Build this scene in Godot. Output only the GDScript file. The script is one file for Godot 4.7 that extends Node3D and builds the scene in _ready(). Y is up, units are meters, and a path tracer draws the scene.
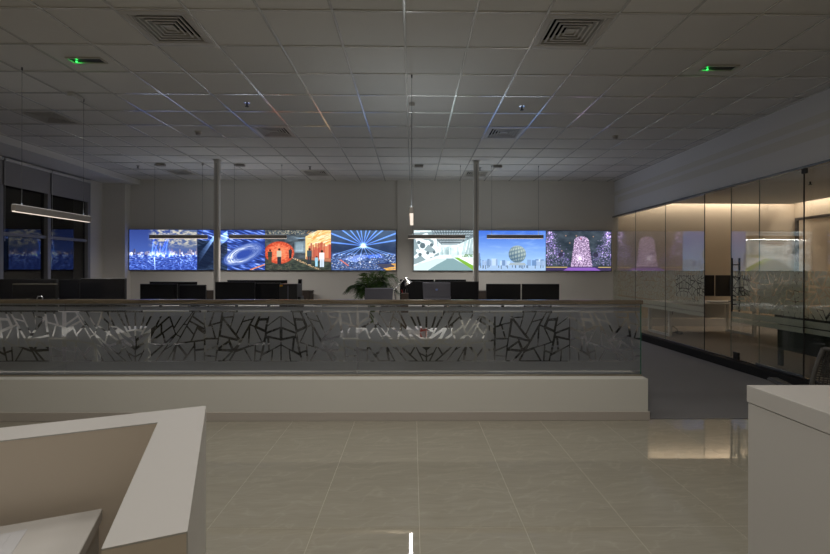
extends Node3D
# A dim open-plan office seen from its reception: low wall with a patterned glass balustrade,
# lit picture screens on the back wall, a glazed side office on the right.
# x to the right, y up, the camera at z = 0 looks towards -z; "d" below is the distance -z.

var mats := {}
var rng := RandomNumberGenerator.new()
var noise := FastNoiseLite.new()
var taken := {}
var box_cache := {}

# ------------------------------------------------------------------ entry
func _ready() -> void:
	rng.seed = 7
	noise.seed = 11
	noise.frequency = 1.0
	setup_view()
	lobby_lights()
	build_floor()
	build_walls()
	build_ceiling()
	build_low_wall()
	build_side_office_shell()
	build_windows()
	build_screens()
	build_poles()
	build_pendants()
	build_vents()
	build_ceiling_devices()
	build_balustrade()
	build_reception()
	build_right_counter()
	build_near_desks()
	build_far_desks()
	build_plant()
	build_side_office_things()

func setup_view() -> void:
	var cam := Camera3D.new()
	cam.name = "view_camera"
	var near := 0.05
	var f := 446.0
	cam.set_frustum(554.0 / f * near, Vector2((415.0 - 418.5) / f * near, (269.0 - 277.0) / f * near), near, 60.0)
	cam.position = Vector3(0, 1.476, 0)
	cam.basis = Basis(Vector3.UP, -0.0124) * Basis(Vector3.BACK, 0.0022)
	cam.current = true
	add_child(cam)
	var we := WorldEnvironment.new()
	we.name = "environment"
	var e := Environment.new()
	e.background_mode = Environment.BG_COLOR
	e.background_color = Color(0.05, 0.045, 0.045)
	e.tonemap_mode = Environment.TONE_MAPPER_LINEAR
	e.tonemap_exposure = 1.0
	e.sdfgi_enabled = true
	e.ssao_enabled = true
	e.ssil_enabled = true
	we.environment = e
	add_child(we)

# lit recessed panels in the lobby ceiling, above and behind the camera's view
func lobby_lights() -> void:
	var defs := [
		[-3.0, -2.85, 1.3, "square recessed ceiling light over the lobby, before the low wall on the window side"],
		[-1.0, -2.85, 1.75, "square recessed ceiling light over the lobby, before the middle of the low wall"],
		[1.15, -2.85, 2.1, "square recessed ceiling light over the lobby, before the low wall's free end"],
		[-2.0, 3.5, 0.6, "square recessed ceiling light at the rear of the lobby on the reception side"],
		[2.0, 3.5, 1.2, "square recessed ceiling light at the rear of the lobby on the service counter side"],
		[-0.3, -0.75, 2.2, "square recessed ceiling light over the reception counter"],
	]
	for q in defs:
		var t := thing("ceiling_light", q[3], "ceiling light", Vector3(q[0], 3.6, q[1]), 0, "recessed lights over the lobby")
		var st := mesh_tool()
		ring_frame(st, Vector3.ZERO, 0.6, 0.6, 0.03, 0.02)
		obj("frame", st, M("white_metal"), t)
		st = mesh_tool()
		box(st, Vector3(-0.27, 0.004, -0.27), Vector3(0.27, 0.012, 0.27))
		obj("diffuser_light", st, glow("lobby", Color(1.0, 0.975, 0.94), 1.2), t)
		area_light(t, Vector3(0, -0.012, 0), Vector2(0.54, 0.54), Color(1.0, 0.975, 0.94), q[2])

# ------------------------------------------------------------------ helpers
func numbered(n: String) -> String:
	if not taken.has(n):
		taken[n] = 0
		return n
	taken[n] += 1
	return "%s_%03d" % [n, taken[n]]

func thing(called: String, label: String, category: String, at := Vector3.ZERO, turn := 0.0, group := "") -> Node3D:
	var o := Node3D.new()
	o.name = numbered(called)
	add_child(o)
	o.position = at
	o.rotation.y = turn
	tag(o, label, category, group)
	return o

func tag(o: Node3D, label: String, category: String, group := "") -> void:
	o.set_meta("label", label)
	o.set_meta("category", category)
	if group != "":
		o.set_meta("group", group)

func structure(called: String, label: String, category: String, at := Vector3.ZERO) -> Node3D:
	var o := thing(called, label, category, at)
	o.set_meta("kind", "structure")
	return o

func mesh_tool() -> SurfaceTool:
	var st := SurfaceTool.new()
	st.begin(Mesh.PRIMITIVE_TRIANGLES)
	return st

func obj(called: String, st: SurfaceTool, m: Material, parent: Node3D) -> MeshInstance3D:
	return put(called, st.commit(), m, parent)

func put(called: String, mesh: Mesh, m: Material, parent: Node3D, at := Vector3.ZERO) -> MeshInstance3D:
	var o := MeshInstance3D.new()
	o.mesh = mesh
	o.material_override = m
	o.position = at
	o.cast_shadow = GeometryInstance3D.SHADOW_CASTING_SETTING_ON
	var n := called
	var k := 0
	while parent.has_node(NodePath(n)):
		k += 1
		n = "%s_%03d" % [called, k]
	o.name = n
	parent.add_child(o, true)
	return o

func slab(called: String, lo: Vector3, hi: Vector3, m: Material, parent: Node3D, bev := 0.0) -> MeshInstance3D:
	var st := mesh_tool()
	box(st, lo, hi, bev)
	return obj(called, st, m, parent)

func copy_of(o: Node3D, at: Vector3, turn: float, label: String) -> Node3D:
	var c: Node3D = o.duplicate()
	c.name = numbered(String(o.name))
	add_child(c)
	c.position = at
	c.rotation.y = turn
	c.set_meta("label", label)
	return c

# a flat convex face, its outside towards out
func face(st: SurfaceTool, p: Array, out: Vector3) -> void:
	var n: Vector3 = (p[1] - p[0]).cross(p[2] - p[0]).normalized()
	if n.length() < 0.5 and p.size() > 3:
		n = (p[2] - p[0]).cross(p[3] - p[0]).normalized()
	var flip := n.dot(out) > 0.0
	if not flip:
		n = -n
	for i in range(1, p.size() - 1):
		for k in ([0, i + 1, i] if flip else [0, i, i + 1]):
			st.set_normal(n)
			st.add_vertex(p[k])

func box(st: SurfaceTool, lo: Vector3, hi: Vector3, bev := 0.0, xf := Transform3D()) -> void:
	var c := (lo + hi) * 0.5
	var h := (hi - lo) * 0.5
	var b := minf(bev, minf(h.x, minf(h.y, h.z)) * 0.9)
	var ax := [Vector3.RIGHT, Vector3.UP, Vector3.BACK]
	for a in 3:
		var u := (a + 1) % 3
		var v := (a + 2) % 3
		for s in [-1.0, 1.0]:
			var pts := []
			for q in [[-1, -1], [1, -1], [1, 1], [-1, 1]]:
				pts.append(xf * (c + ax[a] * s * h[a] + ax[u] * q[0] * (h[u] - b) + ax[v] * q[1] * (h[v] - b)))
			face(st, pts, xf.basis * (ax[a] * s))
	if b <= 0.0:
		return
	for a in 3:      # edges that run along axis a
		var u := (a + 1) % 3
		var v := (a + 2) % 3
		for su in [-1.0, 1.0]:
			for sv in [-1.0, 1.0]:
				var pts := []
				for q in [[-1, 0], [1, 0], [1, 1], [-1, 1]]:
					var pu: float = h[u] if q[1] == 0 else h[u] - b
					var pv: float = h[v] - b if q[1] == 0 else h[v]
					pts.append(xf * (c + ax[a] * q[0] * (h[a] - b) + ax[u] * su * pu + ax[v] * sv * pv))
				face(st, pts, xf.basis * (ax[u] * su + ax[v] * sv))
	for sx in [-1.0, 1.0]:
		for sy in [-1.0, 1.0]:
			for sz in [-1.0, 1.0]:
				var g := Vector3(sx, sy, sz)
				face(st, [xf * (c + g * (h - Vector3(0, b, b))), xf * (c + g * (h - Vector3(b, 0, b))), xf * (c + g * (h - Vector3(b, b, 0)))], xf.basis * g)

# a convex outline in x-y (or x-z) drawn out along the third axis
func prism(st: SurfaceTool, poly: PackedVector2Array, a: float, b: float, xf: Transform3D) -> void:
	var p0 := []
	var p1 := []
	var mid := Vector3.ZERO
	for p in poly:
		p0.append(xf * Vector3(p.x, p.y, a))
		p1.append(xf * Vector3(p.x, p.y, b))
		mid += xf * Vector3(p.x, p.y, (a + b) * 0.5)
	mid /= poly.size()
	face(st, p0, xf.basis * Vector3(0, 0, -1))
	face(st, p1, xf.basis * Vector3(0, 0, 1))
	for i in poly.size():
		var j := (i + 1) % poly.size()
		face(st, [p0[i], p0[j], p1[j], p1[i]], (p0[i] + p1[j]) * 0.5 - mid)

func tube(st: SurfaceTool, path: Array, r: float, seg := 8, r_end := -1.0) -> void:
	var rings := []
	var norms := []
	var side := Vector3.ZERO
	for i in path.size():
		var dir: Vector3 = (path[mini(i + 1, path.size() - 1)] - path[maxi(i - 1, 0)]).normalized()
		if side == Vector3.ZERO:
			side = dir.cross(Vector3.UP if absf(dir.y) < 0.9 else Vector3.RIGHT).normalized()
		side = (side - dir * side.dot(dir)).normalized()
		var up := dir.cross(side)
		var rr := r if r_end < 0.0 else lerpf(r, r_end, float(i) / (path.size() - 1))
		var ring := []
		var nn := []
		for k in seg:
			var an := TAU * k / seg
			var n := side * cos(an) + up * sin(an)
			nn.append(n)
			ring.append(path[i] + n * rr)
		rings.append(ring)
		norms.append(nn)
	for i in path.size() - 1:
		for k in seg:
			var j := (k + 1) % seg
			quad_n(st, [rings[i][k], rings[i][j], rings[i + 1][j], rings[i + 1][k]], [norms[i][k], norms[i][j], norms[i + 1][j], norms[i + 1][k]])
	face(st, rings[0], path[0] - path[1])
	face(st, rings[-1], path[-1] - path[-2])

func quad_n(st: SurfaceTool, p: Array, n: Array) -> void:
	var g: Vector3 = (p[1] - p[0]).cross(p[2] - p[0])
	if g.length_squared() < 1e-16:
		g = (p[2] - p[0]).cross(p[3] - p[0])
	var flip := g.dot(n[0] + n[2]) > 0.0
	for k in ([0, 2, 1, 0, 3, 2] if flip else [0, 1, 2, 0, 2, 3]):
		st.set_normal(n[k])
		st.add_vertex(p[k])

# profile of (radius, height) turned about the y axis at c
func lathe(st: SurfaceTool, prof: Array, c: Vector3, seg := 20, xf := Transform3D()) -> void:
	for i in prof.size() - 1:
		var a: Vector2 = prof[i]
		var b: Vector2 = prof[i + 1]
		var sl := Vector2(b.y - a.y, a.x - b.x).normalized()
		for k in seg:
			var t0 := TAU * k / seg
			var t1 := TAU * (k + 1) / seg
			var d0 := Vector3(cos(t0), 0, sin(t0))
			var d1 := Vector3(cos(t1), 0, sin(t1))
			var n0: Vector3 = xf.basis * (d0 * sl.x + Vector3.UP * sl.y)
			var n1: Vector3 = xf.basis * (d1 * sl.x + Vector3.UP * sl.y)
			quad_n(st, [xf * (c + d0 * a.x + Vector3.UP * a.y), xf * (c + d1 * a.x + Vector3.UP * a.y), xf * (c + d1 * b.x + Vector3.UP * b.y), xf * (c + d0 * b.x + Vector3.UP * b.y)], [n0, n1, n1, n0])

# a square ring lying level, its underside at y = at.y
func ring_frame(st: SurfaceTool, at: Vector3, w: float, l: float, t: float, h: float) -> void:
	box(st, at + Vector3(-w / 2, 0, -l / 2), at + Vector3(w / 2, h, -l / 2 + t), 0.003)
	box(st, at + Vector3(-w / 2, 0, l / 2 - t), at + Vector3(w / 2, h, l / 2), 0.003)
	box(st, at + Vector3(-w / 2, 0, -l / 2 + t), at + Vector3(-w / 2 + t, h, l / 2 - t), 0.003)
	box(st, at + Vector3(w / 2 - t, 0, -l / 2 + t), at + Vector3(w / 2, h, l / 2 - t), 0.003)

func area_light(parent: Node3D, at: Vector3, size: Vector2, col: Color, energy: float, turn := Vector3(-90, 0, 0)) -> void:
	var l := AreaLight3D.new()
	l.name = "lamp_light"
	l.area_size = size
	l.light_color = col
	l.light_energy = energy
	l.shadow_enabled = true
	l.area_range = 25.0
	l.area_attenuation = 2.0
	parent.add_child(l, true)
	l.position = at
	l.rotation_degrees = turn

# ------------------------------------------------------------------ materials
func M(n: String) -> StandardMaterial3D:
	if mats.has(n):
		return mats[n]
	var m := StandardMaterial3D.new()
	m.resource_name = n
	mats[n] = m
	match n:
		"wall_paint": plain(m, Color(0.85, 0.835, 0.805), 0.85, 0.4)
		"header_paint": plain(m, Color(0.87, 0.865, 0.87), 0.85, 0.4)
		"side_wall": plain(m, Color(0.83, 0.77, 0.68), 0.8, 0.4)
		"plinth_paint": plain(m, Color(0.86, 0.855, 0.83), 0.6, 0.45)
		"skirting": plain(m, Color(0.74, 0.71, 0.68), 0.5, 0.5)
		"ceiling_paint": plain(m, Color(0.84, 0.83, 0.81), 0.9, 0.3)
		"tile_a", "tile_b", "tile_c":
			var c: float = {"tile_a": 0.835, "tile_b": 0.85, "tile_c": 0.82}[n]
			plain(m, Color(c, c * 0.985, c * 0.96), 0.95, 0.3)
			bumpy(m, 38.0, 0.35, 4)
		"grid_bar":
			plain(m, Color(0.86, 0.85, 0.83), 0.16, 0.9)
			m.metallic = 0.25
		"white_metal": plain(m, Color(0.80, 0.79, 0.77), 0.45, 0.5)
		"diffuser_blade": plain(m, Color(0.74, 0.72, 0.68), 0.4, 0.5)
		"dark_void": plain(m, Color(0.06, 0.06, 0.06), 0.9, 0.2)
		"white_laminate":
			plain(m, Color(0.765, 0.755, 0.74), 0.42, 0.5)
		"beige_laminate": plain(m, Color(0.87, 0.82, 0.755), 0.55, 0.4)
		"white_desk": plain(m, Color(0.86, 0.86, 0.84), 0.45, 0.5)
		"desk_steel": plain(m, Color(0.82, 0.82, 0.80), 0.4, 0.5)
		"rail_metal":
			plain(m, Color(0.60, 0.555, 0.49), 0.32, 0.5)
			m.metallic = 0.9
			brushed(m)
		"channel_metal":
			plain(m, Color(0.66, 0.63, 0.57), 0.38, 0.5)
			m.metallic = 0.8
		"chrome":
			plain(m, Color(0.85, 0.85, 0.86), 0.16, 0.5)
			m.metallic = 1.0
		"track_metal":
			plain(m, Color(0.55, 0.57, 0.60), 0.25, 0.5)
			m.metallic = 0.85
		"dark_metal":
			plain(m, Color(0.22, 0.22, 0.22), 0.4, 0.5)
			m.metallic = 0.6
		"black_plastic": plain(m, Color(0.165, 0.165, 0.17), 0.45, 0.5)
		"black_gloss": plain(m, Color(0.12, 0.12, 0.135), 0.24, 0.5)
		"grey_plastic": plain(m, Color(0.43, 0.43, 0.48), 0.5, 0.5)
		"brown_box": plain(m, Color(0.26, 0.215, 0.19), 0.7, 0.4)
		"chair_mesh": plain(m, Color(0.26, 0.25, 0.245), 0.75, 0.3)
		"chair_frame": plain(m, Color(0.30, 0.295, 0.29), 0.5, 0.5)
		"black_fabric": plain(m, Color(0.085, 0.085, 0.09), 0.9, 0.2)
		"paper": plain(m, Color(0.78, 0.78, 0.79), 0.9, 0.3)
		"yellow_print": plain(m, Color(0.85, 0.62, 0.10), 0.6, 0.4)
		"red_plastic": plain(m, Color(0.62, 0.16, 0.14), 0.5, 0.5)
		"kerb_black": plain(m, Color(0.13, 0.13, 0.135), 0.7, 0.3)
		"pole_paint": plain(m, Color(0.80, 0.785, 0.76), 0.5, 0.5)
		"lamp_body": plain(m, Color(0.62, 0.60, 0.58), 0.5, 0.5)
		"cable": plain(m, Color(0.42, 0.42, 0.43), 0.6, 0.4)
		"window_frame": plain(m, Color(0.55, 0.55, 0.56), 0.4, 0.5)
		"blind_fabric": plain(m, Color(0.60, 0.59, 0.585), 0.9, 0.2)
		"pot": plain(m, Color(0.20, 0.19, 0.185), 0.5, 0.5)
		"soil": plain(m, Color(0.20, 0.15, 0.11), 1.0, 0.2)
		"stem": plain(m, Color(0.35, 0.42, 0.22), 0.6, 0.4)
		"leaf":
			plain(m, Color(0.20, 0.33, 0.12), 0.45, 0.5)
			m.backlight_enabled = true
			m.backlight = Color(0.25, 0.3, 0.1)
		"leaf_dark":
			plain(m, Color(0.14, 0.25, 0.10), 0.45, 0.5)
		"credenza": plain(m, Color(0.22, 0.185, 0.16), 0.6, 0.4)
		"carpet":
			plain(m, Color(0.33, 0.325, 0.335), 1.0, 0.1)
			speckle(m, Color(0.50, 0.495, 0.50), Color(0.60, 0.595, 0.60), 90.0, 3.0)
			bumpy(m, 90.0, 0.8, 3)
		"side_carpet":
			plain(m, Color(0.42, 0.39, 0.36), 1.0, 0.1)
			speckle(m, Color(0.56, 0.53, 0.49), Color(0.68, 0.65, 0.61), 90.0, 3.0)
		"grout": plain(m, Color(0.86, 0.83, 0.75), 0.6, 0.4)
		"floor_a", "floor_b", "floor_c": stone(m, {"floor_a": 3, "floor_b": 5, "floor_c": 9}[n])
		"glass": pane(m, Color(0.20, 0.24, 0.21, 0.05))
		"side_glass": pane(m, Color(0.35, 0.42, 0.35, 0.05))
		"window_glass": pane(m, Color(0.05, 0.045, 0.04, 0.35))
		"glass_edge":
			plain(m, Color(0.16, 0.42, 0.34), 0.15, 0.6)
		"pane_joint": plain(m, Color(0.42, 0.46, 0.42), 0.3, 0.5)
		"film":
			plain(m, Color(0.72, 0.74, 0.77, 0.27), 0.32, 0.4)
			m.refraction_enabled = true
			m.refraction_scale = 0.05
		"side_film":
			plain(m, Color(0.90, 0.92, 0.86, 0.30), 0.28, 0.4)
			m.refraction_enabled = true
			m.refraction_scale = 0.05
		_: push_error("no material " + n)
	return m

func plain(m: StandardMaterial3D, c: Color, rough: float, spec: float) -> void:
	m.albedo_color = c
	m.roughness = rough
	m.metallic_specular = spec

func pane(m: StandardMaterial3D, c: Color) -> void:
	plain(m, c, 0.0, 0.5)
	m.transparency = BaseMaterial3D.TRANSPARENCY_ALPHA

func glow(n: String, c: Color, energy: float) -> StandardMaterial3D:
	if not mats.has("glow_" + n):
		var m := StandardMaterial3D.new()
		m.resource_name = "glow_" + n
		plain(m, Color(0.8, 0.8, 0.8), 0.6, 0.3)
		m.emission_enabled = true
		m.emission = c
		m.emission_energy_multiplier = energy
		mats["glow_" + n] = m
	return mats["glow_" + n]

func noise_tex(freq: float, octaves: int, sd: int, ramp: Gradient = null, as_normal := false, bump := 1.0) -> NoiseTexture2D:
	var f := FastNoiseLite.new()
	f.seed = sd
	f.noise_type = FastNoiseLite.TYPE_SIMPLEX
	f.frequency = freq
	f.fractal_octaves = octaves
	var t := NoiseTexture2D.new()
	t.width = 256
	t.height = 256
	t.seamless = true
	t.noise = f
	if ramp:
		t.color_ramp = ramp
	t.as_normal_map = as_normal
	t.bump_strength = bump
	return t

func bumpy(m: StandardMaterial3D, _freq: float, strength: float, scale: int) -> void:
	m.normal_enabled = true
	m.normal_scale = strength
	m.normal_texture = noise_tex(0.12, 2, 21, null, true, 4.0)
	m.uv1_triplanar = true
	m.uv1_world_triplanar = true
	m.uv1_scale = Vector3.ONE * scale

func brushed(m: StandardMaterial3D) -> void:
	m.roughness_texture = noise_tex(0.02, 2, 5)
	m.uv1_triplanar = true
	m.uv1_world_triplanar = true
	m.uv1_scale = Vector3(0.4, 6, 6)
	m.roughness = 0.55

func speckle(m: StandardMaterial3D, a: Color, b: Color, _freq: float, scale: float) -> void:
	var g := Gradient.new()
	g.set_color(0, a)
	g.set_color(1, b)
	m.albedo_color = Color.WHITE
	m.albedo_texture = noise_tex(0.25, 3, 33, g)
	m.uv1_triplanar = true
	m.uv1_world_triplanar = true
	m.uv1_scale = Vector3.ONE * scale

# polished stone with streaks that run along x
func stone(m: StandardMaterial3D, sd: int) -> void:
	var w := 256
	var h := 512
	var img := Image.create_empty(w, h, false, Image.FORMAT_RGB8)
	var n := FastNoiseLite.new()
	n.seed = sd
	n.frequency = 1.0
	n.fractal_octaves = 4
	for y in h:
		for x in w:
			var u := x / float(w)
			var v := y / float(h)
			var warp := n.get_noise_2d(u * 0.9, v * 2.0) * 0.05
			var s := n.get_noise_2d(u * 0.7 + 5.0, (v + warp + u * 0.03) * 15.0)
			var fine := n.get_noise_2d(u * 3.0, v * 70.0) * 0.018
			var vein := pow(1.0 - absf(n.get_noise_2d(u * 0.8 + 9.0, (v + warp * 2.2 + u * 0.12) * 5.0)), 30.0) * 0.035
			var k := 0.655 + s * 0.022 + fine + vein
			img.set_pixel(x, y, Color(k, k * 0.972, k * 0.885))
	m.albedo_texture = ImageTexture.create_from_image(img)
	m.roughness = 0.025
	m.metallic_specular = 0.7

# ------------------------------------------------------------------ floor
func build_floor() -> void:
	var f := structure("floor", "polished beige stone tile floor of the lobby, streaked, in front of the low wall", "floor")
	slab("subfloor", Vector3(-8.2, -0.2, -4.37), Vector3(10.2, -0.0003, 5.6), M("grout"), f)
	slab("screed", Vector3(-8.2, -0.0003, -0.15), Vector3(10.2, 0, 5.6), M("grout"), f)
	# tiles 0.6 wide and 1.2 long with thin joints
	var meshes := []
	for k in 3:
		meshes.append(tile_mesh(0.5982, 1.1982))
	for j in 4:
		var far := -3.745 + 1.2 * (j - 0.0)
		for i in 17:
			var x0 := -5.36 + 0.6 * i
			if x0 > 4.7:
				continue
			var zn := far + 0.0
			var kk: String = ["floor_a", "floor_b", "floor_c"][(i * 7 + j * 5 + (i * j) % 3) % 3]
			if j == 3:
				continue
			var o := put("floor_tile", meshes[0], M(kk), f, Vector3(x0 + 0.3, 0, zn + 0.6))
			if (i + 2 * j) % 2 == 1:
				o.rotation.y = PI
	# the cut row against the carpet
	var cut := tile_mesh(0.5982, 0.6182)
	for i in 17:
		var x0 := -5.36 + 0.6 * i
		if x0 > 4.7:
			continue
		put("floor_tile", cut, M(["floor_b", "floor_c", "floor_a"][(i * 5) % 3]), f, Vector3(x0 + 0.3, 0, -3.745 - 0.31))
	var c := structure("carpet_floor", "dark grey carpet floor of the open office behind the low wall", "carpet")
	slab("carpet", Vector3(-8.2, -0.2, -11.2), Vector3(4.76, 0.002, -4.372), M("carpet"), c)
	slab("edge_strip", Vector3(-8.0, 0.0, -4.376), Vector3(4.76, 0.004, -4.366), M("track_metal"), c)

func tile_mesh(w: float, l: float) -> Mesh:
	var st := mesh_tool()
	var b := 0.00005
	var p := [Vector3(-w / 2 + b, 0, -l / 2 + b), Vector3(w / 2 - b, 0, -l / 2 + b), Vector3(w / 2 - b, 0, l / 2 - b), Vector3(-w / 2 + b, 0, l / 2 - b)]
	var q := [Vector3(-w / 2, -0.0003, -l / 2), Vector3(w / 2, -0.0003, -l / 2), Vector3(w / 2, -0.0003, l / 2), Vector3(-w / 2, -0.0003, l / 2)]
	var uv := func(a: Vector3) -> Vector2: return Vector2(a.x / 0.6 + 0.5, a.z / 1.2 + 0.5)
	for k in [0, 1, 2, 0, 2, 3]:
		st.set_normal(Vector3.UP)
		st.set_uv(uv.call(p[k]))
		st.add_vertex(p[k])
	for i in 4:
		var j := (i + 1) % 4
		for lay in [[p, q], [q, null]]:
			var a: Vector3 = lay[0][i]
			var bb: Vector3 = lay[0][j]
			var c: Vector3 = q[j] if lay[1] else q[j] - Vector3(0, 0.01, 0)
			var dd: Vector3 = q[i] if lay[1] else q[i] - Vector3(0, 0.01, 0)
			var n := (bb - a).cross(dd - a).normalized()
			if n.dot((a + bb) * Vector3(1, 0, 1)) < 0.0:
				n = -n
			for v in [a, bb, c, a, c, dd]:
				st.set_normal(n)
				st.set_uv(uv.call(v))
				st.add_vertex(v)
	return st.commit()

# ------------------------------------------------------------------ walls
func build_walls() -> void:
	var w := structure("wall_back", "beige back wall of the open office carrying the lit screens", "wall")
	slab("wall_panel", Vector3(-8.0, -0.1, -11.2), Vector3(-0.385, 3.85, -10.87), M("wall_paint"), w)
	slab("wall_panel", Vector3(-0.385, -0.1, -11.2), Vector3(5.0, 3.85, -10.80), M("wall_paint"), w, 0.004)
	slab("skirting_board", Vector3(-6.8, 0.002, -10.87), Vector3(-0.385, 0.1, -10.855), M("skirting"), w, 0.003)
	slab("skirting_board", Vector3(-0.37, 0.002, -10.80), Vector3(4.86, 0.1, -10.785), M("skirting"), w, 0.003)
	slab("corner_pier", Vector3(-7.4, -0.1, -10.88), Vector3(-6.83, 3.49, -10.66), M("wall_paint"), w, 0.004)
	# closing walls outside the frame
	var b := structure("wall_front", "plain wall of the lobby behind the viewer", "wall")
	slab("wall_panel", Vector3(-8.0, -0.1, 5.4), Vector3(10.0, 3.85, 5.6), M("wall_paint"), b)
	var r := structure("wall_right", "wall above the glazed side office, with the room's right corner", "wall")
	slab("header", Vector3(4.9, 2.76, -10.87), Vector3(5.05, 3.85, 5.5), M("header_paint"), r)
	slab("wall_panel", Vector3(4.9, -0.1, -1.6), Vector3(5.05, 2.76, 5.5), M("header_paint"), r)
	var bulk := structure("trim_1", "lowered plaster bulkhead along the ceiling over the windows", "bulkhead")
	slab("bulkhead", Vector3(-7.45, 3.49, -10.88), Vector3(-6.6, 3.85, 5.5), M("ceiling_paint"), bulk, 0.003)

# ------------------------------------------------------------------ ceiling
const CX0 := -0.078
const CD0 := 3.716

func vent_cells() -> Array:   # column and row of the tiles that hold an air vent
	return [[-4, 0], [2, 0], [-4, 5], [2, 5], [-9, 4], [-9, 10], [-4, 10], [2, 10]]

func build_ceiling() -> void:
	var c := structure("ceiling", "suspended ceiling of square white mineral tiles in a metal grid", "ceiling")
	slab("slab_above", Vector3(-8.2, 3.85, -11.2), Vector3(10.0, 4.0, 5.6), M("ceiling_paint"), c)
	slab("lobby_panel", Vector3(-6.6, 3.62, -3.09), Vector3(4.9, 3.64, 5.4), M("ceiling_paint"), c)
	var x_lo := -6.6
	var x_hi := 4.9
	var d_hi := 10.87
	var cells := vent_cells()
	var whole := {}
	for row in range(-1, 12):
		for col in range(-11, 9):
			if cells.has([col, row]):
				continue
			var xa := maxf(CX0 + 0.6 * col, x_lo)
			var xb := minf(CX0 + 0.6 * (col + 1), x_hi)
			var da := CD0 + 0.6 * row
			var db := minf(CD0 + 0.6 * (row + 1), d_hi)
			if xb - xa < 0.04 or db - da < 0.04:
				continue
			var key := "%.3f %.3f" % [xb - xa, db - da]
			if not whole.has(key):
				var st := mesh_tool()
				var hx := (xb - xa) / 2 - 0.004
				var hz := (db - da) / 2 - 0.004
				box(st, Vector3(-hx, 0, -hz), Vector3(hx, 0.014, hz), 0.003)
				whole[key] = st.commit()
			var pick: String = ["tile_a", "tile_b", "tile_c"][(row * 5 + col * 3 + (row * col) % 4 + 60) % 3]
			put("ceiling_tile", whole[key], M(pick), c, Vector3((xa + xb) / 2, 3.625 + 0.0006 * ((row * 3 + col * 7 + 99) % 3), -(da + db) / 2))
	for col in range(-10, 9):
		var x := CX0 + 0.6 * col
		slab("grid_bar", Vector3(x - 0.012, 3.616, -10.868), Vector3(x + 0.012, 3.623, -3.09), M("grid_bar"), c, 0.0015)
	for row in range(-1, 12):
		var d := CD0 + 0.6 * row
		slab("grid_bar", Vector3(x_lo, 3.617, -d - 0.012), Vector3(x_hi, 3.6235, -d + 0.012), M("grid_bar"), c, 0.0015)
	slab("edge_angle", Vector3(x_lo, 3.612, -10.87), Vector3(x_lo + 0.02, 3.624, -3.1), M("grid_bar"), c)
	slab("edge_angle", Vector3(x_hi - 0.02, 3.612, -10.87), Vector3(x_hi, 3.624, -3.1), M("grid_bar"), c)

# ------------------------------------------------------------------ low wall
func build_low_wall() -> void:
	var w := structure("wall_low", "low white wall between lobby and office that carries the glass balustrade", "low wall")
	slab("plinth", Vector3(-7.4, -0.01, -4.72), Vector3(2.309, 0.404, -4.345), M("plinth_paint"), w, 0.003)
	var s := structure("baseboard_low", "pale skirting board along the foot of the low white wall", "baseboard")
	slab("baseboard", Vector3(-7.4, 0.0, -4.3449), Vector3(2.322, 0.087, -4.331), M("skirting"), s, 0.003)
	slab("baseboard_end", Vector3(2.3095, 0.0, -4.72), Vector3(2.322, 0.087, -4.3449), M("skirting"), s, 0.003)

# cells of shattered-looking film in a rectangle, as convex outlines with gaps between them
func shards(w: float, h: float, sd: int, area: float, gap_lo: float, gap_hi: float) -> Array:
	var r := RandomNumberGenerator.new()
	r.seed = sd
	var todo := [PackedVector2Array([Vector2(0, 0), Vector2(w, 0), Vector2(w, h), Vector2(0, h)])]
	var done := []
	while todo.size() > 0:
		var p: PackedVector2Array = todo.pop_back()
		var a := 0.0
		var c := Vector2.ZERO
		for i in p.size():
			a += p[i].cross(p[(i + 1) % p.size()]) * 0.5
			c += p[i]
		a = absf(a)
		c /= p.size()
		if a < area * r.randf_range(0.45, 1.5):
			var q := PackedVector2Array()
			for v in p:
				q.append(v * 100.0)
			var g := r.randf_range(gap_lo, gap_hi) * 100.0
			if r.randf() < 0.18:
				g *= 1.8
			for o in Geometry2D.offset_polygon(q, -g, Geometry2D.JOIN_MITER):
				var b := PackedVector2Array()
				for v in o:
					b.append(v / 100.0)
				if b.size() >= 3:
					done.append(b)
			continue
		# cut across the longer way, leaning at random
		var lo := Vector2(INF, INF)
		var hi := -lo
		for v in p:
			lo = lo.min(v)
			hi = hi.max(v)
		var sz := hi - lo
		var base := PI / 2 if sz.x > sz.y * 0.9 else 0.0
		var an := base + r.randf_range(-0.75, 0.75)
		var dir := Vector2(cos(an), sin(an))
		var at := c + Vector2(r.randf_range(-0.22, 0.22) * sz.x, r.randf_range(-0.22, 0.22) * sz.y)
		var n := dir.orthogonal()
		var one := PackedVector2Array()
		var two := PackedVector2Array()
		for i in p.size():
			var u := p[i]
			var v := p[(i + 1) % p.size()]
			var du := n.dot(u - at)
			var dv := n.dot(v - at)
			if du >= 0.0:
				one.append(u)
			else:
				two.append(u)
			if du * dv < 0.0:
				var x := u.lerp(v, du / (du - dv))
				one.append(x)
				two.append(x)
		if one.size() < 3 or two.size() < 3:
			done.append(p)
			continue
		todo.append(one)
		todo.append(two)
	return done

func mirrored(cells: Array, w: float) -> Array:
	var out := cells.duplicate()
	for p in cells:
		var q := PackedVector2Array()
		for i in range(p.size() - 1, -1, -1):
			q.append(Vector2(2.0 * w - p[i].x, p[i].y))
		out.append(q)
	return out

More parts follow.
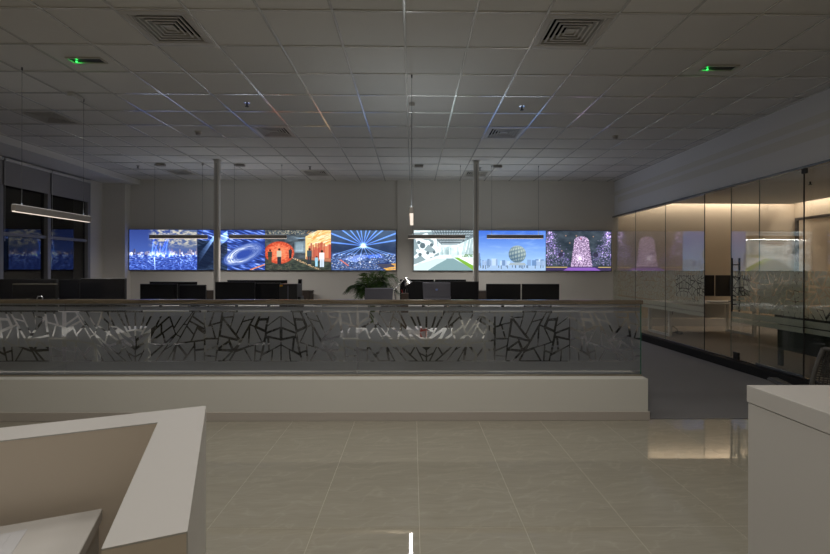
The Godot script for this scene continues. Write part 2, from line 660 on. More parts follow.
func build_balustrade() -> void:
	var t := thing("glass_balustrade", "long glass balustrade with frosted stick pattern and brown metal top rail", "balustrade", Vector3(0, 0.404, -4.48))
	var ends := [-7.38, -6.39, -3.465, -0.557, 2.305]
	var quarter := shards(0.69, 0.50, 40, 0.020, 0.005, 0.011)
	var other := shards(0.76, 0.50, 52, 0.018, 0.005, 0.011)
	for k in 4:
		var a: float = ends[k] + 0.004
		var b: float = ends[k + 1] - 0.004
		var p := slab("glass_panel", Vector3(a, 0.012, -0.006), Vector3(b, 0.745, 0.006), M("glass"), t, 0.001)
		# frosted film on the office side of the pane
		var st := mesh_tool()
		var fl := Transform3D(Basis(), Vector3(a, 0, 0))
		var cells := mirrored(quarter, 0.69)
		for c in mirrored(other, 0.76):
			var q := PackedVector2Array()
			for v in c:
				q.append(v + Vector2(1.38, 0))
			cells.append(q)
		for c in cells:
			var q := PackedVector2Array()
			for v in c:
				q.append((v + Vector2(0, 0.142)) * 100.0)
			var wide := (b - a) * 100.0
			for piece in Geometry2D.intersect_polygons(q, PackedVector2Array([Vector2(0, 0), Vector2(wide, 0), Vector2(wide, 80), Vector2(0, 80)])):
				var back := PackedVector2Array()
				for v in piece:
					back.append(v / 100.0)
				if back.size() >= 3:
					prism(st, back, -0.0085, -0.0068, fl)
		for s in [[0.012, 0.034], [0.050, 0.142], [0.652, 0.690], [0.706, 0.722]]:
			prism(st, PackedVector2Array([Vector2(0, s[0]), Vector2(b - a, s[0]), Vector2(b - a, s[1]), Vector2(0, s[1])]), -0.0085, -0.0068, fl)
		obj("privacy_film", st, M("film"), p)
	slab("glass_edge", Vector3(2.3012, 0.0, -0.0062), Vector3(2.3062, 0.745, 0.0062), M("glass_edge"), t)
	slab("top_rail", Vector3(-7.38, 0.722, -0.03), Vector3(2.315, 0.763, 0.03), M("rail_metal"), t, 0.004)
	var st2 := mesh_tool()
	box(st2, Vector3(-7.38, 0.0, 0.0065), Vector3(2.309, 0.016, 0.024), 0.002)
	box(st2, Vector3(-7.38, 0.0, -0.024), Vector3(2.309, 0.016, -0.009), 0.002)
	obj("base_channel", st2, M("channel_metal"), t)

# ------------------------------------------------------------------ side office
func build_side_office_shell() -> void:
	var f := structure("floor_side", "raised beige-grey carpet floor of the glazed side office", "carpet floor")
	slab("raised_floor", Vector3(4.93, -0.2, -11.0), Vector3(9.5, 0.09, -1.5), M("side_carpet"), f)
	var k := structure("trim_2", "black kerb under the glass wall of the side office", "kerb")
	slab("kerb", Vector3(4.74, -0.05, -10.86), Vector3(4.93, 0.125, -1.5), M("kerb_black"), k, 0.004)
	var c := structure("ceiling_side", "flat ceiling of the side office with a lit cove along its walls", "ceiling")
	slab("ceiling_panel", Vector3(4.9, 3.075, -10.62), Vector3(9.10, 3.2, -1.5), M("ceiling_paint"), c)
	slab("cove_top", Vector3(4.9, 3.26, -11.0), Vector3(9.6, 3.36, -1.4), M("ceiling_paint"), c)
	slab("cove_lip", Vector3(4.9, 3.06, -10.64), Vector3(9.10, 3.075, -10.58), M("ceiling_paint"), c, 0.002)
	slab("cove_lip", Vector3(9.06, 3.06, -10.58), Vector3(9.12, 3.075, -1.5), M("ceiling_paint"), c, 0.002)
	var w := structure("wall_side", "warm beige walls of the side office under the lit cove", "wall")
	slab("wall_panel", Vector3(5.0, -0.1, -11.1), Vector3(9.6, 3.4, -10.87), M("side_wall"), w)
	slab("wall_panel", Vector3(9.4, -0.1, -11.1), Vector3(9.6, 3.4, -1.4), M("side_wall"), w)
	slab("wall_panel", Vector3(4.9, -0.1, -1.6), Vector3(9.6, 3.4, -1.4), M("side_wall"), w)
	slab("skirting_board", Vector3(5.0, 0.09, -10.87), Vector3(9.4, 0.285, -10.853), M("white_metal"), w, 0.003)
	slab("skirting_board", Vector3(9.383, 0.09, -10.85), Vector3(9.4, 0.285, -1.6), M("white_metal"), w, 0.003)
	# LED strips in the cove
	var l := thing("cove_light", "warm LED strip hidden in the ceiling cove over the side office back wall", "cove light", Vector3(7.1, 3.23, -10.72), 0, "cove strips of the side office")
	slab("led_strip_light", Vector3(-2.1, 0.0, -0.02), Vector3(2.2, 0.012, 0.02), glow("cove", Color(1.0, 0.95, 0.88), 3.0), l)
	area_light(l, Vector3(0.05, -0.006, 0), Vector2(4.2, 0.05), Color(1.0, 0.95, 0.89), 1.6)
	var l2 := thing("cove_light", "warm LED strip hidden in the ceiling cove over the side office right wall", "cove light", Vector3(9.22, 3.23, -6.4), 0, "cove strips of the side office")
	slab("led_strip_light", Vector3(-0.02, 0.0, -4.3), Vector3(0.02, 0.012, 4.6), glow("cove", Color(1.0, 0.95, 0.88), 3.0), l2)
	area_light(l2, Vector3(0, -0.006, 0.1), Vector2(0.05, 8.6), Color(1.0, 0.95, 0.89), 3.8)
	# glass wall
	var g := structure("wall_glass", "frameless glass wall of the side office with frosted stick pattern at desk height", "glass wall")
	var joints := [10.79, 9.704, 8.542, 7.389]
	var spans := []
	for i in 3:
		spans.append([joints[i + 1], joints[i]])
	spans.append([5.06, 6.205])
	spans.append([3.9, 5.05])
	spans.append([2.75, 3.89])
	spans.append([1.62, 2.74])
	for i in spans.size():
		var a: float = spans[i][0] + 0.003
		var b: float = spans[i][1] - 0.003
		var p := slab("glass_pane", Vector3(4.862, 0.127, -b), Vector3(4.874, 2.74, -a), M("side_glass"), g, 0.001)
		side_film(p, a, b, 4.876, 60 + i)
	for d in [9.704, 8.542, 7.386, 6.208]:
		var dark: bool = d == 7.386
		var e: float = 0.0024 if dark else 0.0014
		slab("glass_edge", Vector3(4.8615, 0.127, -d - e), Vector3(4.8745, 2.74, -d + e), M("dark_metal" if dark else "pane_joint"), g)
	slab("top_track", Vector3(4.84, 2.735, -10.79), Vector3(4.90, 2.765, -1.6), M("track_metal"), g, 0.003)
	slab("floor_track", Vector3(4.845, 0.125, -10.79), Vector3(4.892, 0.137, -1.6), M("track_metal"), g, 0.002)
	# the sliding door, standing half open over the fixed pane beside it
	var dr := structure("door_1", "sliding glass door with tall steel pull handle, standing half open", "door")
	var dp := slab("door_pane", Vector3(4.812, 0.16, -6.693), Vector3(4.824, 2.72, -5.442), M("side_glass"), dr, 0.001)
	side_film(dp, 5.442, 6.693, 4.826, 71)
	slab("door_edge", Vector3(4.8108, 0.16, -5.4415), Vector3(4.8252, 2.72, -5.4335), M("dark_metal"), dr)
	slab("door_edge", Vector3(4.8112, 0.16, -6.6955), Vector3(4.8248, 2.72, -6.6925), M("pane_joint"), dr)
	slab("bottom_rail", Vector3(4.805, 0.137, -6.20), Vector3(4.831, 0.175, -5.442), M("track_metal"), dr, 0.003)
	slab("patch_fitting", Vector3(4.80, 0.14, -6.63), Vector3(4.836, 0.25, -6.53), M("dark_metal"), dr, 0.004)
	slab("track_stop", Vector3(4.80, 2.66, -5.46), Vector3(4.836, 2.725, -5.40), M("dark_metal"), dr, 0.004)
	var st := mesh_tool()
	for x in [4.762, 4.874]:
		tube(st, [Vector3(x, 0.85, -6.60), Vector3(x, 1.65, -6.60)], 0.014, 10)
	for y in [0.96, 1.55]:
		tube(st, [Vector3(4.762, y, -6.60), Vector3(4.874, y, -6.60)], 0.008, 8)
	obj("handle", st, M("dark_metal"), dr)
	# door in the far right wall
	var d2 := structure("door_2", "beige door with a dark frame in the right wall of the side office", "door")
	slab("door_leaf", Vector3(9.36, 0.09, -10.70), Vector3(9.40, 2.68, -9.75), M("side_wall"), d2)
	var fr := mesh_tool()
	box(fr, Vector3(9.335, 2.68, -10.80), Vector3(9.41, 2.74, -6.4), 0.004)
	box(fr, Vector3(9.335, 0.09, -10.80), Vector3(9.41, 2.68, -10.74), 0.004)
	obj("door_frame", fr, M("brown_box"), d2)
	slab("handle", Vector3(9.31, 1.05, -9.88), Vector3(9.36, 1.07, -9.76), M("chrome"), d2, 0.004)

func side_film(pane_node: Node3D, a: float, b: float, x: float, sd: int) -> void:
	var st := mesh_tool()
	# outline x runs with z, outline y is height, thickness along +x
	var xf := Transform3D(Basis(Vector3(0, 0, 1), Vector3(0, 1, 0), Vector3(1, 0, 0)), Vector3(x, 0, -b))
	var w := b - a
	for c in mirrored(shards(w / 2, 0.60, sd, 0.012, 0.004, 0.009), w / 2):
		var q := PackedVector2Array()
		for v in c:
			q.append(v + Vector2(0, 0.87))
		prism(st, q, 0.0, 0.0016, xf)
	for s in [[0.69, 0.75], [0.765, 0.845]]:
		prism(st, PackedVector2Array([Vector2(0, s[0]), Vector2(w, s[0]), Vector2(w, s[1]), Vector2(0, s[1])]), 0.0, 0.0016, xf)
	obj("privacy_film", st, M("side_film"), pane_node)

# ------------------------------------------------------------------ windows
func build_windows() -> void:
	var w := structure("wall_left", "window wall at the left with grey mullions between the dark panes", "wall")
	slab("sill_wall", Vector3(-7.75, -0.1, -10.88), Vector3(-7.38, 0.8, 5.5), M("wall_paint"), w)
	slab("head_wall", Vector3(-7.75, 3.46, -10.88), Vector3(-7.42, 3.85, 5.5), M("wall_paint"), w)
	slab("end_wall", Vector3(-7.75, 0.8, -10.88), Vector3(-7.36, 3.49, -10.27), M("wall_paint"), w, 0.003)
	slab("end_wall", Vector3(-7.75, 0.8, -2.4), Vector3(-7.36, 3.49, 5.5), M("wall_paint"), w, 0.003)
	# mullions at these depths
	var m := [10.23, 9.12, 8.07, 7.02, 5.97, 4.92, 3.87, 2.44]
	for d in m:
		slab("mullion", Vector3(-7.47, 0.8, -d - 0.04), Vector3(-7.36, 3.46, -d + 0.04), M("window_frame"), w, 0.003)
	var blind_words := ["grey roller blind drawn part way down over the window next to the back wall", "grey roller blind drawn part way down over the second window from the back wall", "grey roller blind over the third window from the back wall, cut by the frame", "grey roller blind over the fourth window from the back wall", "grey roller blind over the fifth window from the back wall", "grey roller blind over the sixth window from the back wall"]
	for i in 6:
		var a: float = m[i + 1] + 0.04
		var b: float = m[i] - 0.04
		var win := structure("window_%d" % (i + 1), ["dark window next to the back wall, mirroring blue screens", "dark window, second from the back wall, mirroring the blue skyline screen", "dark window, third from the back wall", "dark window, fourth from the back wall", "dark window, fifth from the back wall", "dark window, sixth from the back wall"][i], "window")
		slab("pane", Vector3(-7.44, 0.8, -b), Vector3(-7.432, 3.46, -a), M("window_glass"), win)
		slab("transom", Vector3(-7.47, 2.07, -b), Vector3(-7.385, 2.13, -a), M("window_frame"), win, 0.003)
		slab("window_frame", Vector3(-7.47, 0.8, -b), Vector3(-7.39, 0.85, -a), M("window_frame"), win, 0.003)
		var bl := thing("roller_blind", blind_words[i], "blind", Vector3(-7.34, 3.46, -(a + b) / 2), 0, "roller blinds on the window wall")
		var half := (b - a) / 2 + 0.02
		slab("fabric", Vector3(-0.0015, -0.475, -half), Vector3(0.0015, -0.02, half), M("blind_fabric"), bl)
		slab("bottom_bar", Vector3(-0.008, -0.492, -half), Vector3(0.008, -0.470, half), M("blind_fabric"), bl, 0.003)
		slab("cassette", Vector3(-0.02, -0.055, -half - 0.006), Vector3(0.035, 0.0, half + 0.006), M("white_metal"), bl, 0.006)
		var st := mesh_tool()
		tube(st, [Vector3(0.02, -0.05, half), Vector3(0.02, -1.5, half)], 0.003, 5)
		obj("pull_chain", st, M("white_metal"), bl)
	var o := structure("exterior_wall", "dark building side seen through the left windows", "wall")
	slab("far_wall", Vector3(-11.5, -0.5, -16.0), Vector3(-11.2, 6.0, 8.0), M("brown_box"), o)

# ------------------------------------------------------------------ picture screens
const SW := 208
const SH := 130
var img: Image

func addp(x: int, y: int, c: Color, k: float) -> void:
	if x < 0 or y < 0 or x >= SW or y >= SH or k <= 0.0:
		return
	var o := img.get_pixel(x, y)
	img.set_pixel(x, y, Color(minf(o.r + c.r * k, 1), minf(o.g + c.g * k, 1), minf(o.b + c.b * k, 1)))

func mixp(x: int, y: int, c: Color, k: float) -> void:
	if x < 0 or y < 0 or x >= SW or y >= SH or k <= 0.0:
		return
	img.set_pixel(x, y, img.get_pixel(x, y).lerp(c, minf(k, 1.0)))

func disc(cx: float, cy: float, r: float, c: Color, k := 1.0, soft := 1.0) -> void:
	for y in range(int(cy - r - 1), int(cy + r + 2)):
		for x in range(int(cx - r - 1), int(cx + r + 2)):
			var q := r - Vector2(x - cx, y - cy).length()
			mixp(x, y, c, k * clampf(q / soft, 0, 1))

func halo(cx: float, cy: float, r: float, c: Color, k := 1.0) -> void:
	for y in range(int(cy - r), int(cy + r + 1)):
		for x in range(int(cx - r), int(cx + r + 1)):
			var q := 1.0 - Vector2(x - cx, y - cy).length() / r
			if q > 0.0:
				addp(x, y, c, k * q * q)

func ray(a: Vector2, b: Vector2, w0: float, w1: float, c: Color, k0: float, k1: float, additive := true) -> void:
	var n := int(a.distance_to(b) * 1.2) + 1
	for i in n + 1:
		var t := float(i) / n
		var p := a.lerp(b, t)
		var w := lerpf(w0, w1, t)
		var k := lerpf(k0, k1, t)
		var r := int(ceil(w)) + 1
		for yy in range(-r, r + 1):
			for xx in range(-r, r + 1):
				var px := int(round(p.x)) + xx
				var py := int(round(p.y)) + yy
				var q := clampf(1.0 - (Vector2(px, py).distance_to(p) - w * 0.5) / 1.2, 0, 1)
				if additive:
					addp(px, py, c, k * q * 0.20)
				else:
					mixp(px, py, c, k * q)

func blot(x0: float, y0: float, x1: float, y1: float, c: Color, k := 1.0) -> void:
	for y in range(int(y0), int(y1) + 1):
		for x in range(int(x0), int(x1) + 1):
			mixp(x, y, c, k)

func fill(f: Callable) -> void:
	for y in SH:
		for x in SW:
			img.set_pixel(x, y, f.call(x / float(SW), y / float(SH)))

func nz(x: float, y: float) -> float:
	return noise.get_noise_2d(x, y)

func shape(pts: Array, c: Color, k := 1.0) -> void:
	var p := PackedVector2Array()
	var lo := Vector2(INF, INF)
	var hi := -lo
	for q in pts:
		var v := Vector2(q[0] * SW, q[1] * SH)
		p.append(v)
		lo = lo.min(v)
		hi = hi.max(v)
	for y in range(maxi(0, int(lo.y)), mini(SH - 1, int(hi.y)) + 1):
		for x in range(maxi(0, int(lo.x)), mini(SW - 1, int(hi.x)) + 1):
			if Geometry2D.is_point_in_polygon(Vector2(x + 0.5, y + 0.5), p):
				mixp(x, y, c, k)

func person(x: float, y: float, h: float, top: Color, legs: Color) -> void:
	disc(x, y - h * 0.92, h * 0.08, Color(0.2, 0.14, 0.1))
	blot(x - h * 0.13, y - h * 0.82, x + h * 0.13, y - h * 0.45, top)
	blot(x - h * 0.10, y - h * 0.45, x - h * 0.01, y, legs)
	blot(x + h * 0.02, y - h * 0.45, x + h * 0.11, y, legs)

func paint(i: int) -> void:
	var r := RandomNumberGenerator.new()
	r.seed = 100 + i
	match i:
		0:  # harbour skyline at night under pale clouds, blue light bursts
			fill(func(u: float, v: float) -> Color:
				var c := Color(0.19, 0.26, 0.52).lerp(Color(0.27, 0.37, 0.66), v / 0.6)
				var cl := clampf((nz(u * 7.0, v * 9.0 + 3.0) + nz(u * 19.0, v * 22.0) * 0.5 + 0.22) * 1.9, 0, 1) * clampf((u - 0.27) * 9.0, 0, 1) * clampf((0.47 - v) * 6.0, 0, 1)
				c = c.lerp(Color(0.36, 0.41, 0.52), clampf((u - 0.5) * 2.0, 0, 0.8) * clampf((0.6 - v) * 6.0, 0, 1))
				c = c.lerp(Color(0.76, 0.74, 0.68), cl)
				if v > 0.6:
					var s := nz(u * 14.0, v * 34.0)
					c = Color(0.13, 0.20, 0.52).lerp(Color(0.40, 0.54, 0.92), clampf(s * 1.1 + 0.38, 0, 1)).lerp(Color(0.85, 0.9, 1), clampf((nz(u * 22.0, v * 15.0) - 0.2) * 2.2, 0, 1) * clampf((0.95 - v) * 4.0, 0, 1))
				return c)
			for k in 9:
				var p := Vector2(r.randf_range(0.3, 0.6) * SW, 0.6 * SH)
				ray(p, p + Vector2(r.randf_range(-0.5, 0.5) * 60, -r.randf_range(35, 75)), 1.0, 4.0, Color(0.25, 0.4, 1), 0.9, 0.0)
			for k in 60:
				var x := r.randf_range(0, SW)
				var hh := r.randf_range(3, 12) * (1.7 if r.randf() < 0.2 else 1.0)
				blot(x, 0.62 * SH - hh, x + r.randf_range(1, 5), 0.62 * SH, Color(0.22, 0.22, 0.36).lerp(Color(0.78, 0.72, 0.76), r.randf()), 0.8)
			for k in 70:
				halo(r.randf_range(0, SW), r.randf_range(0.57, 0.66) * SH, r.randf_range(2, 6), Color(0.8, 0.84, 1), 0.85)
			for k in 3:
				halo(SW * (0.36 + 0.12 * k), 0.60 * SH, 22, Color(0.35, 0.5, 1), 0.8)
			for k in 34:
				var x := r.randf_range(4, SW - 4)
				var y := r.randf_range(0.68, 0.93) * SH
				ray(Vector2(x, y), Vector2(x + r.randf_range(-12, 12), y + r.randf_range(-4, 12)), 0.8, 2.0, Color(0.7, 0.8, 1), 0.9, 0.2)
			ray(Vector2(0.37 * SW, 0.68 * SH), Vector2(0.38 * SW, 0.98 * SH), 3, 2, Color(0.8, 0.88, 1), 1, 0.5)
		1:  # long-exposure swirls of blue and white light on a dark slope
			fill(func(u: float, v: float) -> Color:
				var a := nz((u + v * 0.7) * 3.0, (v - u * 0.55) * 16.0)
				var c := Color(0.13, 0.19, 0.42).lerp(Color(0.30, 0.46, 0.90), clampf(a * 1.7 + 0.40, 0, 1))
				c = c.lerp(Color(0.88, 0.93, 1.0), clampf((a - 0.22) * 2.4, 0, 1))
				if u < 0.44 and v > 0.24 + u * 0.2:
					c = Color(0.08, 0.12, 0.20).lerp(Color(0.22, 0.29, 0.40), clampf(a + 0.4, 0, 1))
				var p := (Vector2(u * 1.6, v) - Vector2(1.09, 0.60)).rotated(0.42)
				p = Vector2(p.x / 0.40, p.y / 0.175)
				var e := p.length()
				var an := atan2(p.y, p.x)
				if e < 1.45:
					var st := nz(e * 9.0 + an * 0.35, an * 1.1 + 4.0) * 0.9 + 0.55
					var band := clampf(1.0 - absf(e - 0.86) / 0.46, 0, 1)
					var col := Color(0.16, 0.27, 0.60).lerp(Color(0.93, 0.96, 1.0), clampf(st * band * (1.05 - 0.45 * cos(an - 0.4)), 0, 1))
					c = c.lerp(col, clampf((1.45 - e) * 4.0, 0, 1))
				return c)
			shape([[0.0, 0.42], [0.17, 0.30], [0.3, 0.62], [0.12, 0.98], [0.0, 0.98]], Color(0.07, 0.11, 0.2), 0.75)
			shape([[0.2, 0.40], [0.34, 0.30], [0.42, 0.52], [0.26, 0.66]], Color(0.08, 0.12, 0.22), 0.8)
			for k in 10:
				ray(Vector2(0.30 * SW, 0.02 * SH + k), Vector2(0.02 * SW, 0.60 * SH + k * 3), 1.0, 1.0, Color(0.6, 0.75, 1), 0.9, 0.1)
				ray(Vector2(0.44 * SW, 0.02 * SH + k * 3), Vector2(0.24 * SW, 0.30 * SH + k * 3), 1.2, 1.0, Color(0.7, 0.82, 1), 1.2, 0.4)
			ray(Vector2(0.78 * SW, 0.99 * SH), Vector2(0.99 * SW, 0.86 * SH), 2, 2, Color(0.90, 0.55, 0.36), 1.0, 1.0, false)
		2:  # exhibition hall: glowing orange dome, skyline panorama, visitors
			fill(func(u: float, v: float) -> Color:
				var c := Color(0.20, 0.23, 0.26).lerp(Color(0.34, 0.38, 0.40), clampf(nz(u * 6, v * 8) + 0.4, 0, 1))
				if v > 0.72:
					c = Color(0.16, 0.19, 0.18).lerp(Color(0.30, 0.33, 0.28), clampf(nz(u * 9, v * 20) + 0.4, 0, 1))
				return c)
			for k in 90:
				halo(r.randf_range(0, 0.6) * SW, r.randf_range(0, 0.10) * SH, 2.2, Color(0.9, 0.75, 0.5), 0.8)
			for k in 7:
				ray(Vector2(0.3 * SW, (0.12 + 0.03 * k) * SH), Vector2(0.62 * SW, (0.22 - 0.01 * k) * SH), 0.6, 0.6, Color(0.5, 0.6, 0.7), 0.5, 0.5)
			for y in SH:
				for x in SW:
					var e := Vector2((x / float(SW) - 0.21) / 0.235, (y / float(SH) - 0.56) / 0.29).length()
					if e < 1.0:
						mixp(x, y, Color(0.93, 0.52, 0.36).lerp(Color(0.72, 0.24, 0.16), clampf(e * e + nz(x * 0.09, y * 0.13) * 0.8, 0, 1)), clampf((1.0 - e) * 14.0, 0, 1))
			shape([[0.44, 0.30], [0.62, 0.26], [0.62, 0.58], [0.44, 0.56]], Color(0.52, 0.62, 0.68), 0.55)
			for k in 26:
				blot(r.randf_range(0.44, 0.6) * SW, r.randf_range(0.3, 0.56) * SH, r.randf_range(0.46, 0.61) * SW, r.randf_range(0.5, 0.56) * SH, Color(0.75, 0.85, 0.9), 0.12)
			shape([[0.61, 0.16], [0.80, 0.0], [1.0, 0.0], [1.0, 0.78], [0.61, 0.72]], Color(0.93, 0.80, 0.55))
			for k in 60:
				var x := r.randf_range(0.62, 0.99) * SW
				var y := r.randf_range(0.05, 0.4) * SH
				ray(Vector2(x, y), Vector2(x + r.randf_range(6, 30), y - r.randf_range(3, 14)), 1.2, 2.2, Color(1.0, 0.95, 0.85) if r.randf() < 0.6 else Color(0.85, 0.55, 0.25), 0.35, 0.1, false)
			for k in 26:
				var x := r.randf_range(0.64, 0.99)
				var y := r.randf_range(0.30, 0.52)
				blot(x * SW, y * SH, (x + r.randf_range(0.015, 0.04)) * SW, 0.70 * SH, Color(0.55, 0.2, 0.2).lerp(Color(0.8, 0.4, 0.3), r.randf()), 0.7)
			shape([[0.62, 0.66], [1.0, 0.70], [1.0, 0.80], [0.62, 0.74]], Color(0.62, 0.36, 0.28), 0.8)
			for k in 120:
				var t := r.randf()
				halo((0.40 + t * 0.42 + r.randf_range(-0.03, 0.03)) * SW, (0.68 + t * 0.30) * SH, 2.0, Color(0.95, 0.65, 0.45), 0.7)
			for k in 40:
				halo(r.randf_range(0.0, 0.4) * SW, r.randf_range(0.84, 0.99) * SH, 2.4, Color(0.6, 0.35, 0.3), 0.5)
			person(0.21 * SW, 0.86 * SH, 54, Color(0.75, 0.72, 0.62), Color(0.15, 0.17, 0.2))
			person(0.07 * SW, 0.83 * SH, 46, Color(0.2, 0.22, 0.2), Color(0.3, 0.27, 0.2))
			person(0.38 * SW, 0.70 * SH, 32, Color(0.15, 0.18, 0.2), Color(0.12, 0.13, 0.15))
			person(0.67 * SW, 0.84 * SH, 52, Color(0.22, 0.30, 0.34), Color(0.18, 0.2, 0.24))
			person(0.86 * SW, 0.92 * SH, 56, Color(0.92, 0.92, 0.92), Color(0.8, 0.86, 0.92))
			person(0.78 * SW, 0.90 * SH, 34, Color(0.55, 0.75, 0.85), Color(0.6, 0.8, 0.9))
		3:  # beams of light fanning out over a lit city
			fill(func(u: float, v: float) -> Color:
				var c := Color(0.28, 0.36, 0.47).lerp(Color(0.16, 0.22, 0.34), clampf(v / 0.5 - nz(u * 4, v * 4) * 0.4, 0, 1))
				if v > 0.56:
					c = Color(0.17, 0.24, 0.40).lerp(Color(0.42, 0.52, 0.74), clampf(nz(u * 16, v * 30) * 1.3 + 0.35, 0, 1))
				return c)
			var o := Vector2(0.49 * SW, 0.38 * SH)
			for k in 12:
				var an := -PI * (0.04 + 0.92 * k / 11.0) + r.randf_range(-0.06, 0.06)
				ray(o, o + Vector2(cos(an), sin(an)) * 150, 1.2, 6.5, Color(0.35, 0.55, 1), 0.85, 0.25)
			for k in 10:
				var tx := (0.02 + 0.107 * k) * SW
				ray(o, Vector2(tx, 0.62 * SH), 1.4, 1.8, Color(0.5, 0.68, 1), 1.0, 0.55)
			halo(o.x, o.y, 16, Color(0.9, 0.95, 1), 1.3)
			shape([[0.16, 0.72], [0.46, 0.60], [0.62, 0.64], [0.38, 0.80]], Color(0.55, 0.66, 0.98), 0.7)
			shape([[0.52, 0.62], [0.74, 0.60], [0.80, 0.68], [0.58, 0.70]], Color(0.30, 0.46, 0.95), 0.8)
			for k in 240:
				var y := 0.60 + 0.36 * r.randf()
				var warm := r.randf() < 0.35 + (0.4 if y > 0.8 else 0.0)
				halo(r.randf() * SW, y * SH, r.randf_range(1.6, 3.0), Color(0.95, 0.75, 0.4) if warm else Color(0.75, 0.85, 1), 0.85)
			for k in 5:
				ray(Vector2((0.72 + 0.03 * k) * SW, (0.86 + 0.03 * k) * SH), Vector2(1.0 * SW, (0.84 + 0.045 * k) * SH), 1.6, 2.4, Color(0.95, 0.7, 0.3), 0.9, 0.9, false)
			shape([[0.70, 0.84], [0.88, 0.79], [0.98, 0.90], [0.78, 0.96]], Color(0.10, 0.16, 0.34), 0.75)
			ray(Vector2(0.14 * SW, 0.74 * SH), Vector2(0.26 * SW, 0.88 * SH), 2.5, 2.5, Color(0.8, 0.45, 0.42), 0.9, 0.9, false)
		4:  # bright white gallery with a cellular white lattice wall
			fill(func(u: float, v: float) -> Color:
				var c := Color(0.92, 0.97, 0.97).lerp(Color(0.76, 0.87, 0.88), clampf(nz(u * 5, v * 5) + 0.25, 0, 1))
				return c)
			shape([[0.28, 0.0], [0.98, 0.0], [0.98, 0.14], [0.68, 0.36], [0.44, 0.36], [0.30, 0.16]], Color(0.42, 0.48, 0.51))
			for k in 16:
				ray(Vector2((0.30 + 0.045 * k) * SW, 0), Vector2((0.46 + 0.014 * k) * SW, 0.36 * SH), 1.2, 0.6, Color(0.74, 0.8, 0.82), 0.7, 0.6, false)
			for k in 5:
				ray(Vector2((0.31 + k * 0.03) * SW, (0.06 + 0.06 * k) * SH), Vector2((0.97 - k * 0.06) * SW, (0.04 + 0.065 * k) * SH), 1.2, 1.2, Color(0.22, 0.27, 0.3), 0.7, 0.7, false)
			shape([[0.0, 0.06], [0.30, 0.03], [0.37, 0.2], [0.40, 0.62], [0.22, 0.72], [0.0, 0.86]], Color(0.46, 0.54, 0.57), 0.8)
			for q in [[0.05, 0.2, 0.2, 0.1], [0.2, 0.12, 0.33, 0.22], [0.06, 0.24, 0.13, 0.5], [0.22, 0.30, 0.14, 0.46], [0.22, 0.28, 0.34, 0.44], [0.33, 0.2, 0.36, 0.5], [0.13, 0.5, 0.22, 0.66], [0.03, 0.66, 0.14, 0.52], [0.22, 0.66, 0.37, 0.52], [0.14, 0.52, 0.3, 0.62], [0.1, 0.24, 0.22, 0.3], [0.06, 0.5, 0.24, 0.74]]:
				ray(Vector2(q[0] * SW, q[1] * SH), Vector2(q[2] * SW, q[3] * SH), 9, 9, Color(0.93, 0.97, 0.98), 1, 1, false)
			for q in [[0.14, 0.38, 0.045], [0.28, 0.36, 0.03], [0.22, 0.56, 0.028], [0.10, 0.60, 0.03], [0.32, 0.54, 0.025], [0.08, 0.3, 0.03]]:
				disc(q[0] * SW, q[1] * SH, q[2] * SW, Color(0.36, 0.43, 0.46))
			shape([[0.52, 0.70], [0.62, 0.70], [0.98, 1.0], [0.22, 1.0]], Color(0.50, 0.62, 0.64))
			shape([[0.0, 0.90], [0.36, 0.70], [0.52, 0.72], [0.20, 1.0], [0.0, 1.0]], Color(0.80, 0.88, 0.89))
			shape([[0.64, 0.68], [0.70, 0.68], [1.0, 0.93], [1.0, 1.0], [0.94, 1.0]], Color(0.48, 0.68, 0.24))
			shape([[0.70, 0.66], [0.78, 0.64], [1.0, 0.80], [1.0, 0.92]], Color(0.93, 0.97, 0.96))
			for k in 26:
				var x := r.randf_range(0.42, 0.98)
				blot(x * SW, r.randf_range(0.4, 0.56) * SH, (x + 0.016) * SW, 0.60 * SH, Color(0.55, 0.66, 0.68), 0.45)
			for k in 9:
				var x := r.randf_range(0.78, 0.97)
				ray(Vector2(x * SW, 0.2 * SH), Vector2((x - 0.05) * SW, 0.6 * SH), 1, 1, Color(0.6, 0.7, 0.72), 0.5, 0.5, false)
			for k in 30:
				disc(r.randf_range(0.76, 0.99) * SW, r.randf_range(0.60, 0.66) * SH, 2.6, Color(0.34, 0.5, 0.3), 0.6)
		5:  # round lattice building under a deep blue sky
			fill(func(u: float, v: float) -> Color:
				var c := Color(0.25, 0.42, 0.80).lerp(Color(0.58, 0.73, 0.93), clampf(v / 0.72, 0, 1))
				return c.lerp(Color(0.64, 0.78, 0.95), clampf(nz(u * 3 + v * 2, v * 7) * 0.5 + (u - 0.5) * 0.15, 0, 0.4)))
			for k in 46:
				var x := r.randf()
				if x > 0.44 and x < 0.70:
					continue
				blot(x * SW, r.randf_range(0.70, 0.80) * SH, (x + r.randf_range(0.02, 0.07)) * SW, 0.90 * SH, Color(0.30, 0.42, 0.60).lerp(Color(0.80, 0.88, 0.98), r.randf()), 0.75)
			shape([[0.0, 0.56], [0.03, 0.56], [0.05, 0.88], [0.0, 0.88]], Color(0.42, 0.52, 0.66))
			for y in SH:
				for x in SW:
					var p := Vector2((x / float(SW) - 0.58) / 0.135, (y / float(SH) - 0.585) / 0.225)
					var e := p.length()
					if e < 1.0:
						var zz := sqrt(1.0 - e * e)
						var grid := absf(sin(asin(p.y * 0.99) * 7.0 + p.x * 2.0)) * absf(sin(atan2(p.x, zz) * 9.0))
						var c := Color(0.30, 0.40, 0.48).lerp(Color(0.68, 0.74, 0.72), clampf(grid * 0.8 - p.y * 0.35 + p.x * 0.2 + 0.15, 0, 1))
						mixp(x, y, c, clampf((1.0 - e) * 12.0, 0, 1))
			shape([[0.48, 0.80], [0.69, 0.80], [0.72, 0.87], [0.45, 0.87]], Color(0.62, 0.68, 0.72))
